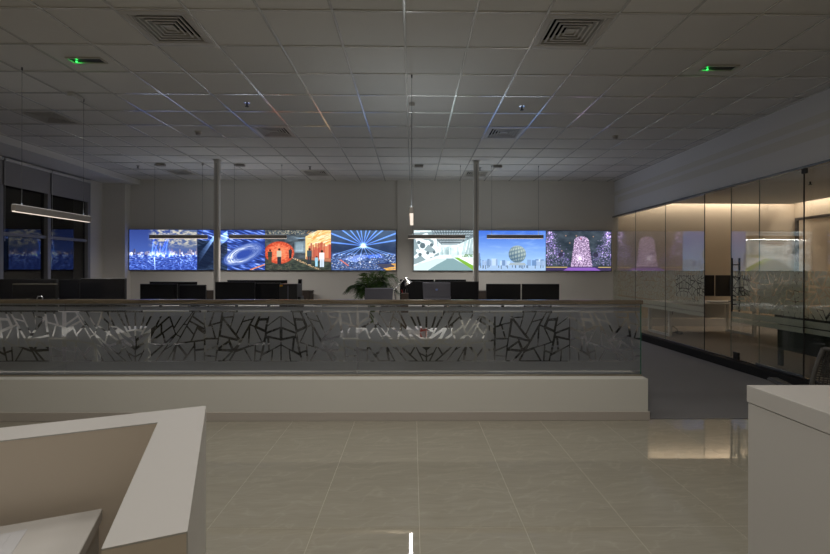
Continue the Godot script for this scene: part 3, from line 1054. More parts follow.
			shape([[0.0, 0.88], [1.0, 0.88], [1.0, 1.0], [0.0, 1.0]], Color(0.62, 0.73, 0.86))
			for k in 26:
				blot(r.randf() * SW, r.randf_range(0.84, 0.87) * SH, r.randf() * 3.0, 0.0, Color(0.3, 0.36, 0.45), 0.8)
				var x := r.randf() * SW
				blot(x, 0.87 * SH, x + 1.0, r.randf_range(0.91, 0.96) * SH, Color(0.24, 0.3, 0.4), 0.8)
		6:  # lilac lit trees and an arched tower of lights at night
			fill(func(u: float, v: float) -> Color:
				return Color(0.16, 0.20, 0.24).lerp(Color(0.27, 0.31, 0.35), clampf(nz(u * 4, v * 5) + 0.45, 0, 1)))
			for side in [0, 1]:
				for k in 620:
					var t := r.randf()
					var x := 0.11 * r.randfn() * (0.25 + t) + (0.06 if side == 0 else 0.94)
					var y := 0.02 + t * 0.84
					halo(x * SW, y * SH, r.randf_range(1.6, 3.6), Color(0.72, 0.52, 0.92) if r.randf() < 0.8 else Color(0.95, 0.82, 1), 0.5)
			for k in 400:
				var t := r.randf()
				var x := 0.12 + 0.24 * t if r.randf() < 0.5 else 0.88 - 0.22 * t
				halo(x * SW, (0.44 + 0.36 * t + r.randfn() * 0.09) * SH, r.randf_range(1.2, 2.3), Color(0.6, 0.4, 0.85), 0.6)
			for y in SH:
				for x in SW:
					var v := y / float(SH)
					var u := (x / float(SW) - 0.54)
					var half := 0.115 + (v - 0.3) * 0.085
					if v < 0.26:
						half = 0.112 * sqrt(maxf(0.0, 1.0 - pow((0.26 - v) / 0.13, 2.0)))
					if v > 0.13 and v < 0.93 and absf(u) < half:
						var s := nz(x * 0.16, y * 0.19) + 0.6 * nz(x * 0.34, y * 0.4)
						mixp(x, y, Color(0.36, 0.27, 0.42).lerp(Color(0.96, 0.86, 0.98), clampf(s * 1.3 + 0.46, 0, 1)), 0.95)
			halo(0.51 * SW, 0.68 * SH, 20, Color(1, 0.95, 1), 0.6)
			disc(0.53 * SW, 0.19 * SH, 4, Color(0.75, 0.3, 0.4), 0.6, 3)
			for q in [[0.22, 0.60], [0.76, 0.60]]:
				disc(q[0] * SW, q[1] * SH, 9, Color(0.16, 0.15, 0.22), 0.8, 2)
			for q in [[0.30, 0.12], [0.24, 0.5], [0.36, 0.30], [0.72, 0.14], [0.46, 0.12]]:
				halo(q[0] * SW, q[1] * SH, 4, Color(1, 0.6, 0.35), 0.8)
			shape([[0.0, 0.90], [1.0, 0.90], [1.0, 1.0], [0.0, 1.0]], Color(0.24, 0.19, 0.34), 0.85)
			shape([[0.34, 0.92], [0.74, 0.92], [0.84, 1.0], [0.26, 1.0]], Color(0.62, 0.42, 0.85), 0.7)
			ray(Vector2(0, 0.91 * SH), Vector2(0.32 * SW, 0.91 * SH), 1, 1, Color(0.85, 0.75, 0.4), 0.8, 0.8, false)
			ray(Vector2(0.80 * SW, 0.91 * SH), Vector2(SW, 0.91 * SH), 1, 1, Color(0.85, 0.75, 0.4), 0.8, 0.8, false)

func build_screens() -> void:
	var words := ["lit wall screen showing a blue harbour skyline under pale clouds", "lit wall screen showing swirling blue and white light trails, partly behind the pole", "lit wall screen showing an orange glowing dome and exhibition visitors", "lit wall screen showing blue light beams fanning out over a city at night", "lit wall screen showing a bright white gallery with a cellular lattice", "lit wall screen showing a round lattice building under blue sky", "lit wall screen showing lilac lit trees and an arched tower"]
	var xs := [[-6.822, -5.189], [-5.189, -3.562], [-3.562, -1.977], [-1.977, -0.404], [0.007, 1.556], [1.556, 3.205], [3.205, 4.80]]
	var spill := [Color(0.45, 0.6, 1), Color(0.4, 0.55, 1), Color(1, 0.75, 0.55), Color(0.5, 0.65, 1), Color(0.9, 1, 1), Color(0.6, 0.78, 1), Color(0.85, 0.7, 1)]
	for i in 7:
		var x0: float = xs[i][0]
		var x1: float = xs[i][1]
		var back := -10.866 if i < 4 else -10.796
		var w := x1 - x0
		var t := thing("wall_screen", words[i], "screen", Vector3((x0 + x1) / 2, 1.43, back), 0, "lit picture screens along the back wall")
		var st := mesh_tool()
		var h := 0.985
		box(st, Vector3(-w / 2 + 0.001, 0, 0), Vector3(w / 2 - 0.001, h, 0.07), 0.003)
		obj("case", st, M("black_plastic"), t)
		slab("bezel", Vector3(-w / 2 + 0.001, 0, 0.07), Vector3(w / 2 - 0.001, 0.012, 0.08), M("black_plastic"), t, 0.002)
		slab("bezel", Vector3(-w / 2 + 0.001, h - 0.008, 0.07), Vector3(w / 2 - 0.001, h, 0.08), M("black_plastic"), t, 0.002)
		if i == 0 or i == 4:
			slab("bezel", Vector3(-w / 2 + 0.001, 0.012, 0.07), Vector3(-w / 2 + 0.012, h - 0.008, 0.08), M("black_plastic"), t, 0.002)
		if i == 3 or i == 6:
			slab("bezel", Vector3(w / 2 - 0.012, 0.012, 0.07), Vector3(w / 2 - 0.001, h - 0.008, 0.08), M("black_plastic"), t, 0.002)
		img = Image.create_empty(SW, SH, false, Image.FORMAT_RGB8)
		paint(i)
		var m := StandardMaterial3D.new()
		m.resource_name = "screen_picture_%d" % i
		plain(m, Color(0.03, 0.03, 0.03), 0.25, 0.4)
		m.emission_enabled = true
		m.emission = Color.WHITE
		m.emission_operator = BaseMaterial3D.EMISSION_OP_MULTIPLY
		m.emission_texture = ImageTexture.create_from_image(img)
		m.emission_energy_multiplier = 1.35
		st = mesh_tool()
		var e := 0.004
		var a := Vector3(-w / 2 + e, h - 0.009, 0.073)
		var b := Vector3(w / 2 - e, h - 0.009, 0.073)
		var c := Vector3(w / 2 - e, 0.013, 0.073)
		var d := Vector3(-w / 2 + e, 0.013, 0.073)
		var uv := {a: Vector2(0, 0), b: Vector2(1, 0), c: Vector2(1, 1), d: Vector2(0, 1)}
		for v in [a, b, c, a, c, d]:
			st.set_normal(Vector3.BACK)
			st.set_uv(uv[v])
			st.add_vertex(v)
		obj("screen_picture", st, m, t)
		area_light(t, Vector3(0, h / 2, 0.083), Vector2(w - 0.03, h - 0.04), spill[i], 0.02, Vector3(0, 180, 0))

# ------------------------------------------------------------------ poles
func build_poles() -> void:
	var spots := [[-3.87, 8.86, "slim white service pole to the ceiling in front of the blue light trail screen"], [1.252, 8.86, "slim white service pole to the ceiling between gallery screen and blue sky screen"]]
	for s in spots:
		var t := thing("service_pole", s[2], "pole", Vector3(s[0], 0.002, -s[1]), 0, "white service poles among the far desks")
		slab("shaft", Vector3(-0.05, 0.0, -0.05), Vector3(0.05, 3.60, 0.05), M("pole_paint"), t, 0.012)
		slab("ceiling_collar", Vector3(-0.065, 3.595, -0.065), Vector3(0.065, 3.615, 0.065), M("pole_paint"), t, 0.004)
		slab("foot_plate", Vector3(-0.08, 0.0, -0.08), Vector3(0.08, 0.02, 0.08), M("pole_paint"), t, 0.004)
		slab("cover_groove", Vector3(-0.006, 0.1, 0.0495), Vector3(0.006, 3.55, 0.0515), M("window_frame"), t)

# ------------------------------------------------------------------ pendant lamps
func build_pendants() -> void:
	# x, bottom height, depth, length, runs along x, canopy at -1 or +1 end
	var defs := [
		[-4.17, 2.07, 5.25, 1.09, false, "long linear pendant lamp hanging before the left windows, its underside lit", 0.34, 0.05],
		[-0.018, 2.073, 5.44, 1.24, false, "linear pendant lamp seen end-on, its underside glowing bright at mid room", 0.1, 0.42],
		[-4.805, 2.09, 9.2, 1.17, true, "linear pendant lamp hanging before the blue skyline screen", -0.27, 0.20],
		[-3.184, 2.095, 9.2, 1.17, true, "linear pendant lamp hanging before the orange dome screen", -0.22, 0.24],
		[0.485, 2.107, 9.2, 1.18, true, "linear pendant lamp hanging before the white gallery screen", -0.30, 0.27],
		[2.11, 2.112, 9.2, 1.17, true, "linear pendant lamp hanging before the round building screen", -0.24, 0.30],
	]
	for q in defs:
		var t := thing("pendant_lamp", q[5], "pendant lamp", Vector3(q[0], q[1], -q[2]), 0.0 if q[4] else PI / 2, "linear pendant lamps over the desks")
		var h: float = q[3] / 2
		var near_lamp: bool = not q[4]
		var st := mesh_tool()
		box(st, Vector3(-h, 0.006, -0.026), Vector3(h, 0.072, 0.026), 0.003)
		box(st, Vector3(-h, 0.0, -0.026), Vector3(h, 0.006, -0.020))
		box(st, Vector3(-h, 0.0, 0.020), Vector3(h, 0.006, 0.026))
		obj("housing", st, M("lamp_body"), t)
		slab("diffuser_light", Vector3(-h + 0.006, -0.004, -0.0195), Vector3(h - 0.006, 0.0058, 0.0195), glow("pendant", Color(1.0, 0.93, 0.86), 1.0), t)
		area_light(t, Vector3(0, -0.008, 0), Vector2(h * 2 - 0.02, 0.036), Color(1.0, 0.98, 0.965), 0.65 if near_lamp else 1.3)
		slab("top_diffuser_light", Vector3(-h + 0.006, 0.0722, -0.0195), Vector3(h - 0.006, 0.0762, 0.0195), glow("uplight", Color(1.0, 0.97, 0.95), 0.4), t)
		area_light(t, Vector3(0, 0.079, 0), Vector2(h * 2 - 0.02, 0.036), Color(0.92, 0.97, 1.0), q[7], Vector3(90, 0, 0))
		var up: float = 3.615 - q[1]
		for s in [-1, 1]:
			st = mesh_tool()
			var cx: float = s * (h - 0.10)
			tube(st, [Vector3(cx, 0.07, 0), Vector3(cx, up, 0)], 0.0024 if near_lamp else 0.0028, 6)
			tube(st, [Vector3(cx, 0.068, 0), Vector3(cx, 0.10, 0)], 0.007, 6)
			tube(st, [Vector3(cx, up - 0.03, 0), Vector3(cx, up, 0)], 0.009, 6)
			obj("suspension_cable", st, M("cable"), t)
		st = mesh_tool()
		var cc: float = -h + 0.12 + 0.10 if q[4] else h - 0.24
		box(st, Vector3(cc - 0.09, up - 0.045, -0.035), Vector3(cc + 0.09, up, 0.035), 0.004)
		obj("canopy", st, M("white_metal" if near_lamp else "lamp_body"), t)

# ------------------------------------------------------------------ air vents
func build_vents() -> void:
	var words := ["large square ceiling air vent at upper left, nearest the lobby", "large square ceiling air vent at upper right, nearest the lobby", "square ceiling air vent in the middle row, left of the room's centre", "square ceiling air vent in the middle row, right of the room's centre", "square ceiling air vent before the left windows", "ceiling air vent by the back wall above the blue skyline screen", "ceiling air vent by the back wall above the orange dome screen", "ceiling air vent by the back wall beside the right service pole"]
	var cells := vent_cells()
	var proto: Node3D = null
	for i in cells.size():
		var at := Vector3(CX0 + 0.6 * cells[i][0] + 0.3, 3.62, -(CD0 + 0.6 * cells[i][1] + 0.3))
		if proto == null:
			proto = thing("air_vent", words[i], "air vent", at, 0, "four-way ceiling air vents")
			vent_parts(proto)
		else:
			copy_of(proto, at, 0, words[i])

func vent_parts(t: Node3D) -> void:
	# flat rim, then square louvre cones stepping up and inwards round a centre plate
	var st := mesh_tool()
	ring_frame(st, Vector3(0, -0.006, 0), 0.575, 0.575, 0.052, 0.014)
	obj("rim", st, M("diffuser_blade"), t)
	slab("duct_box", Vector3(-0.26, 0.10, -0.26), Vector3(0.26, 0.12, 0.26), M("dark_void"), t)
	st = mesh_tool()
	for s in [[-0.26, -0.26, 0.26, -0.25], [-0.26, 0.25, 0.26, 0.26], [-0.26, -0.25, -0.25, 0.25], [0.25, -0.25, 0.26, 0.25]]:
		box(st, Vector3(s[0], 0.008, s[1]), Vector3(s[2], 0.10, s[3]))
	obj("duct_side", st, M("dark_void"), t)
	var r := 0.232
	while r > 0.05:
		st = mesh_tool()
		var lo := 0.0
		var hi := 0.032
		var ro := r
		var ri := r - 0.026
		for k in 4:
			var rot := Basis(Vector3.UP, k * PI / 2)
			# sloped blade, thin but solid: outer low edge, inner high edge
			var a := [Vector3(-ro, lo, ro), Vector3(ro, lo, ro), Vector3(ri, hi, ri), Vector3(-ri, hi, ri)]
			var b := []
			for v in a:
				b.append(v + Vector3(0, 0.0025, 0.0))
			face(st, [rot * a[0], rot * a[1], rot * a[2], rot * a[3]], rot * Vector3(0, -1, -0.5))
			face(st, [rot * b[0], rot * b[1], rot * b[2], rot * b[3]], rot * Vector3(0, 1, 0.5))
			face(st, [rot * a[0], rot * a[1], rot * b[1], rot * b[0]], rot * Vector3(0, 0, 1))
			face(st, [rot * a[3], rot * a[2], rot * b[2], rot * b[3]], rot * Vector3(0, 0, -1))
			var li := ro - 0.017
			prism(st, PackedVector2Array([Vector2(-ro, ro), Vector2(ro, ro), Vector2(li, li), Vector2(-li, li)]), -0.003, -0.0005, Transform3D(rot * Basis(Vector3.RIGHT, Vector3.BACK, Vector3.UP), Vector3.ZERO))
		obj("louvre", st, M("diffuser_blade"), t)
		r -= 0.043
	slab("centre_plate", Vector3(-0.035, 0.004, -0.035), Vector3(0.035, 0.010, 0.035), M("diffuser_blade"), t, 0.002)

# ------------------------------------------------------------------ small ceiling things
func build_ceiling_devices() -> void:
	var ex := [[-3.368, 4.64, "recessed emergency light with a green glow near the left of the ceiling"], [3.249, 4.70, "recessed emergency light with a green glow near the right of the ceiling"]]
	for e in ex:
		var t := thing("emergency_light", e[2], "emergency light", Vector3(e[0], 3.61, -e[1]), 0, "green emergency ceiling lights")
		var st := mesh_tool()
		ring_frame(st, Vector3(0, 0.0, 0), 0.36, 0.13, 0.018, 0.016)
		obj("frame", st, M("diffuser_blade"), t)
		slab("recess", Vector3(-0.165, 0.010, -0.05), Vector3(0.165, 0.0138, 0.05), M("dark_metal"), t)
		slab("led_light", Vector3(-0.125, 0.001, -0.025), Vector3(-0.105, 0.010, -0.008), glow("green", Color(0.2, 1.0, 0.42), 0.5), t, 0.003)
		var l := OmniLight3D.new()
		l.name = "green_light"
		l.light_color = Color(0.2, 1.0, 0.4)
		l.light_energy = 0.0025
		l.light_size = 0.008
		l.omni_range = 10.0
		l.omni_attenuation = 2.0
		l.shadow_enabled = true
		t.add_child(l)
		l.position = Vector3(-0.115, -0.006, -0.016)
	var sp := [[-2.153, 5.80, "sprinkler head beyond the upper left vent"], [1.431, 5.86, "sprinkler head beyond the upper right vent"], [-5.762, 9.41, "sprinkler head near the left back corner of the ceiling"], [-2.174, 9.42, "sprinkler head above the orange dome screen"], [1.416, 9.44, "sprinkler head by the right service pole"]]
	for s in sp:
		var t := thing("sprinkler", s[2], "sprinkler", Vector3(s[0], 3.625, -s[1]), 0, "ceiling sprinkler heads")
		var st := mesh_tool()
		lathe(st, [Vector2(0.0, -0.006), Vector2(0.038, -0.004), Vector2(0.04, 0.0)], Vector3.ZERO, 14)
		obj("escutcheon", st, M("chrome"), t)
		st = mesh_tool()
		tube(st, [Vector3(0, 0, 0), Vector3(0, -0.05, 0)], 0.011, 8)
		lathe(st, [Vector2(0.0, -0.055), Vector2(0.026, -0.053), Vector2(0.026, -0.049), Vector2(0.0, -0.049)], Vector3.ZERO, 12)
		obj("head", st, M("dark_metal"), t)
	var sm := [[-3.381, 7.05, "round smoke detector at the left of the ceiling, beyond the middle vent"], [3.254, 7.15, "round smoke detector at the right of the ceiling"], [-4.27, 9.1, "tiny round detector near the left service pole"]]
	for s in sm:
		var t := thing("smoke_detector", s[2], "smoke detector", Vector3(s[0], 3.625, -s[1]), 0, "ceiling smoke detectors")
		var k := 1.0 if s[1] < 8.0 else 0.6
		var st := mesh_tool()
		lathe(st, [Vector2(0.05 * k, 0.0), Vector2(0.05 * k, -0.014), Vector2(0.042 * k, -0.018)], Vector3.ZERO, 18)
		obj("base_ring", st, M("diffuser_blade"), t)
		st = mesh_tool()
		lathe(st, [Vector2(0.036 * k, -0.012), Vector2(0.036 * k, -0.04), Vector2(0.028 * k, -0.052), Vector2(0.0, -0.054)], Vector3.ZERO, 18)
		obj("sensor", st, M("lamp_body"), t)
	var t2 := thing("sprinkler", "sprinkler head in the side office ceiling behind the glass", "sprinkler", Vector3(7.2, 3.075, -8.0), 0, "ceiling sprinkler heads")
	var s2 := mesh_tool()
	tube(s2, [Vector3(0, 0, 0), Vector3(0, -0.05, 0)], 0.014, 8)
	lathe(s2, [Vector2(0.0, -0.06), Vector2(0.03, -0.058), Vector2(0.03, -0.05), Vector2(0.0, -0.05)], Vector3.ZERO, 12)
	obj("head", s2, M("dark_metal"), t2)

# ------------------------------------------------------------------ reception
func build_reception() -> void:
	var turn := atan2(0.384, 0.923)
	var o := Vector3(-0.717, 0, -1.557)
	var t := thing("reception_counter", "white angular reception counter with a broad ledge and beige inside, front left", "counter", o, turn)
	# local: outer corner at the origin, one arm along -x, the other along +z
	var st := mesh_tool()
	prism(st, PackedVector2Array([Vector2(-2.3, 0), Vector2(0, 0), Vector2(-0.13, 0.128), Vector2(-2.3, 0.128)]), -1.0, -0.997, Transform3D(Basis(Vector3.RIGHT, Vector3.BACK, Vector3.DOWN), Vector3.ZERO))
	prism(st, PackedVector2Array([Vector2(0, 0), Vector2(0, 0.806), Vector2(-0.13, 0.806), Vector2(-0.13, 0.128)]), -1.0, -0.997, Transform3D(Basis(Vector3.RIGHT, Vector3.BACK, Vector3.DOWN), Vector3.ZERO))
	obj("ledge", st, M("white_laminate"), t)
	slab("front_panel", Vector3(-2.3, 0.0, 0.0), Vector3(0.0, 0.9965, 0.05), M("white_laminate"), t)
	slab("side_panel", Vector3(-0.05, 0.0, 0.05), Vector3(0.0, 0.9965, 0.80), M("white_laminate"), t)
	slab("inner_lining", Vector3(-2.3, 0.0, 0.05), Vector3(-0.13, 0.9965, 0.128), M("beige_laminate"), t)
	slab("inner_lining", Vector3(-0.13, 0.0, 0.05), Vector3(-0.05, 0.9965, 0.80), M("beige_laminate"), t)
	slab("end_panel", Vector3(-0.13, 0.0, 0.80), Vector3(-0.002, 0.9965, 0.806), M("beige_laminate"), t)
	# the desk inside
	var d := thing("desk", "lower white desk inside the reception counter, papers on it", "desk", t.transform * Vector3(-0.26, 0, 0.185), turn)
	slab("desktop", Vector3(-1.9, 0.756, 0.0), Vector3(0, 0.79, 0.62), M("white_laminate"), d, 0.002)
	slab("side_panel", Vector3(-0.035, 0.0, 0.02), Vector3(-0.004, 0.756, 0.60), M("white_laminate"), d, 0.002)
	slab("modesty_panel", Vector3(-1.86, 0.3, 0.03), Vector3(-0.035, 0.756, 0.05), M("white_laminate"), d)
	slab("side_panel", Vector3(-1.9, 0.0, 0.02), Vector3(-1.86, 0.756, 0.60), M("white_laminate"), d)
	slab("cable_grommet", Vector3(-0.004, 0.62, 0.14), Vector3(0.004, 0.66, 0.18), M("dark_metal"), d, 0.003)
	# papers and a phone on that desk
	var p := thing("paper_sheet", "white paper sheet lying at the corner of the reception desk", "paper", d.transform * Vector3(-0.30, 0.7905, 0.13), turn + 0.05)
	slab("sheet", Vector3(-0.15, 0, -0.075), Vector3(0.15, 0.0012, 0.13), M("paper"), p)
	slab("sheet", Vector3(-0.17, 0.0014, -0.06), Vector3(0.12, 0.0024, 0.14), M("paper"), p)
	var f := thing("phone", "dark phone lying on the papers of the reception desk, at the frame's edge", "phone", d.transform * Vector3(-0.215, 0.7935, 0.185), turn - 0.2)
	slab("body", Vector3(-0.04, 0, -0.02), Vector3(0.04, 0.009, 0.12), M("black_plastic"), f, 0.003)
	slab("display", Vector3(-0.036, 0.009, -0.015), Vector3(0.036, 0.0098, 0.115), M("black_gloss"), f)

func build_right_counter() -> void:
	var t := thing("service_counter", "white counter with a thick top and plain side, front right", "counter", Vector3(1.378, 0, -1.824))
	slab("countertop", Vector3(0.0, 0.932, 0.0), Vector3(1.3, 1.0, 1.5), M("white_laminate"), t, 0.0015)
	slab("body", Vector3(0.004, 0.0, 0.003), Vector3(1.28, 0.929, 1.48), M("white_laminate"), t, 0.0015)
	slab("shadow_gap", Vector3(0.010, 0.929, 0.01), Vector3(1.27, 0.932, 1.47), M("dark_metal"), t)
	task_chair(Vector3(3.03, 0, -3.22), -0.3, "grey mesh-back task chair standing behind the white counter at right", 0.0)

# ------------------------------------------------------------------ chairs
func task_chair(at: Vector3, turn: float, label: String, lift: float) -> Node3D:
	# the sitter looks along -z, so the back stands on the +z side
	var t := thing("task_chair", label, "chair", at, turn, "task chairs at the desks")
	var st := mesh_tool()
	for k in 5:
		var a := TAU * k / 5.0
		var e := Vector3(sin(a), 0, cos(a))
		tube(st, [Vector3(0, 0.11, 0), e * 0.18 + Vector3(0, 0.095, 0), e * 0.30 + Vector3(0, 0.075, 0)], 0.022, 8, 0.014)
	obj("star_base", st, M("chair_frame"), t)
	for k in 5:
		var a := TAU * k / 5.0
		var e := Vector3(sin(a), 0, cos(a)) * 0.30
		var c := Vector3(cos(a), 0, -sin(a))
		st = mesh_tool()
		for s in [-0.016, 0.016]:
			tube(st, [e + Vector3(0, 0.03, 0) + c * (s - 0.009), e + Vector3(0, 0.03, 0) + c * (s + 0.009)], 0.03, 12)
		tube(st, [e + Vector3(0, 0.03, 0), e + Vector3(0, 0.085, 0)], 0.008, 6)
		obj("caster", st, M("black_plastic"), t)
	st = mesh_tool()
	tube(st, [Vector3(0, 0.10, 0), Vector3(0, 0.42 + lift, 0)], 0.026, 10)
	obj("gas_lift", st, M("dark_metal"), t)
	st = mesh_tool()
	box(st, Vector3(-0.24, 0.42 + lift, -0.24), Vector3(0.24, 0.49 + lift, 0.22), 0.03)
	obj("seat", st, M("black_fabric"), t)
	# curved back: frame tube round a grid of mesh strands
	var back := func(u: float, v: float) -> Vector3:   # u -1..1 across, v 0..1 up
		var w := 0.225 - 0.03 * v * v + 0.01 * sin(v * PI)
		return Vector3(u * w, 0.53 + lift + v * 0.42, 0.27 + 0.10 * v - 0.05 * (1.0 - u * u) * -1.0 - 0.02)
	st = mesh_tool()
	var loop := []
	for i in 11:
		loop.append(back.call(-1.0 + 0.2 * i, 1.0))
	for i in range(1, 9):
		loop.append(back.call(1.0, 1.0 - i / 8.0))
	for i in range(1, 11):
		loop.append(back.call(1.0 - 0.2 * i, 0.0))
	for i in range(1, 9):
		loop.append(back.call(-1.0, i / 8.0))
	tube(st, loop, 0.014, 8)
	obj("back_frame", st, M("chair_frame"), t)
	st = mesh_tool()
	for i in 25:
		var v := 0.02 + 0.96 * i / 24.0
		var row := []
		for j in 9:
			row.append(back.call(-1.0 + 0.25 * j, v))
		tube(st, row, 0.0034, 4)
	for j in 23:
		var u := -0.96 + 1.92 * j / 22.0
		var colm := []
		for i in 7:
			colm.append(back.call(u, i / 6.0))
		tube(st, colm, 0.0034, 4)
	var bm := obj("back_mesh", st, M("chair_mesh"), t)
	bm.set_meta("kind", "stuff")
	st = mesh_tool()
	tube(st, [Vector3(0, 0.44 + lift, 0.15), Vector3(0, 0.46 + lift, 0.29), Vector3(0, 0.56 + lift, 0.335), Vector3(0, 0.75 + lift, 0.36)], 0.022, 8)
	obj("spine", st, M("chair_frame"), t)
	for s in [-1.0, 1.0]:
		st = mesh_tool()
		tube(st, [Vector3(s * 0.2, 0.44 + lift, 0.02), Vector3(s * 0.29, 0.46 + lift, 0.02), Vector3(s * 0.30, 0.62 + lift, 0.04)], 0.014, 8)
		box(st, Vector3(s * 0.30 - 0.04, 0.62 + lift, -0.10), Vector3(s * 0.30 + 0.04, 0.65 + lift, 0.15), 0.012)
		obj("armrest", st, M("black_plastic"), t)
	return t

# ------------------------------------------------------------------ desks
func work_desk(at: Vector3, w: float, dep: float, label: String, group: String) -> Node3D:
	var t := thing("work_desk", label, "desk", at, 0, group)
	slab("desktop", Vector3(-w / 2, 0.705, -dep / 2), Vector3(w / 2, 0.73, dep / 2), M("white_desk"), t, 0.003)
	for s in [-1.0, 1.0]:
		var st := mesh_tool()
		var x: float = s * (w / 2 - 0.03)
		box(st, Vector3(x - 0.027, 0.0, dep / 2 - 0.07), Vector3(x + 0.027, 0.704, dep / 2 - 0.01), 0.003)
		box(st, Vector3(x - 0.027, 0.0, -dep / 2 + 0.01), Vector3(x + 0.027, 0.704, -dep / 2 + 0.07), 0.003)
		box(st, Vector3(x - 0.027, 0.65, -dep / 2 + 0.07), Vector3(x + 0.027, 0.704, dep / 2 - 0.07), 0.003)
		box(st, Vector3(x - 0.027, 0.0, -dep / 2 + 0.07), Vector3(x + 0.027, 0.04, dep / 2 - 0.07), 0.003)
		obj("leg", st, M("desk_steel"), t)
	var st2 := mesh_tool()
	box(st2, Vector3(-w / 2 + 0.05, 0.63, dep / 2 - 0.05), Vector3(w / 2 - 0.05, 0.704, dep / 2 - 0.03), 0.003)
	box(st2, Vector3(-w / 2 + 0.05, 0.63, -dep / 2 + 0.03), Vector3(w / 2 - 0.05, 0.704, -dep / 2 + 0.05), 0.003)
	obj("apron", st2, M("desk_steel"), t)
	return t

func pedestal(at: Vector3, label: String) -> void:
	var t := thing("drawer_pedestal", label, "drawer unit", at, 0, "dark drawer units under the desks")
	slab("body", Vector3(-0.2, 0.04, -0.25), Vector3(0.2, 0.58, 0.25), M("black_plastic"), t, 0.004)
	for k in 3:
		var y := 0.06 + 0.17 * k
		var dr := slab("drawer", Vector3(-0.19, y, 0.25), Vector3(0.19, y + 0.16, 0.268), M("dark_metal"), t, 0.003)
		slab("handle", Vector3(-0.06, y + 0.11, 0.268), Vector3(0.06, y + 0.12, 0.282), M("chrome"), dr, 0.002)
	var st := mesh_tool()
	for sx in [-0.16, 0.16]:
		for sz in [-0.2, 0.2]:
			tube(st, [Vector3(sx - 0.01, 0.02, sz), Vector3(sx + 0.01, 0.02, sz)], 0.02, 10)
	obj("caster", st, M("black_plastic"), t)

# a flat monitor; at is its foot on the desk, top the height of the upper edge over the foot
func monitor(at: Vector3, turn: float, w: float, hh: float, top: float, label: String, group: String, rim := "black_plastic", called := "monitor") -> Node3D:
	var t := thing(called, label, "monitor", at, turn, group)
	slab("case", Vector3(-w / 2, top - hh, -0.022), Vector3(w / 2, top, 0.012), M(rim), t, 0.004)
	slab("display", Vector3(-w / 2 + 0.009, top - hh + 0.014, 0.0118), Vector3(w / 2 - 0.009, top - 0.009, 0.0132), M("black_gloss"), t)
	var st := mesh_tool()
	box(st, Vector3(-0.10, top - hh * 0.75, -0.05), Vector3(0.10, top - hh * 0.25, -0.022), 0.01)
	obj("mount", st, M("black_plastic"), t)
	st = mesh_tool()
	box(st, Vector3(-0.028, 0.012, -0.075), Vector3(0.028, top - hh * 0.45, -0.045), 0.006)
	obj("neck", st, M("black_plastic"), t)
	st = mesh_tool()
	lathe(st, [Vector2(0.0, 0.014), Vector2(0.11, 0.012), Vector2(0.115, 0.006), Vector2(0.115, 0.0), Vector2(0.0, 0.0)], Vector3(0, 0, -0.05), 22)
	obj("foot", st, M("black_plastic"), t)
	return t

const DESK_Y := 0.732

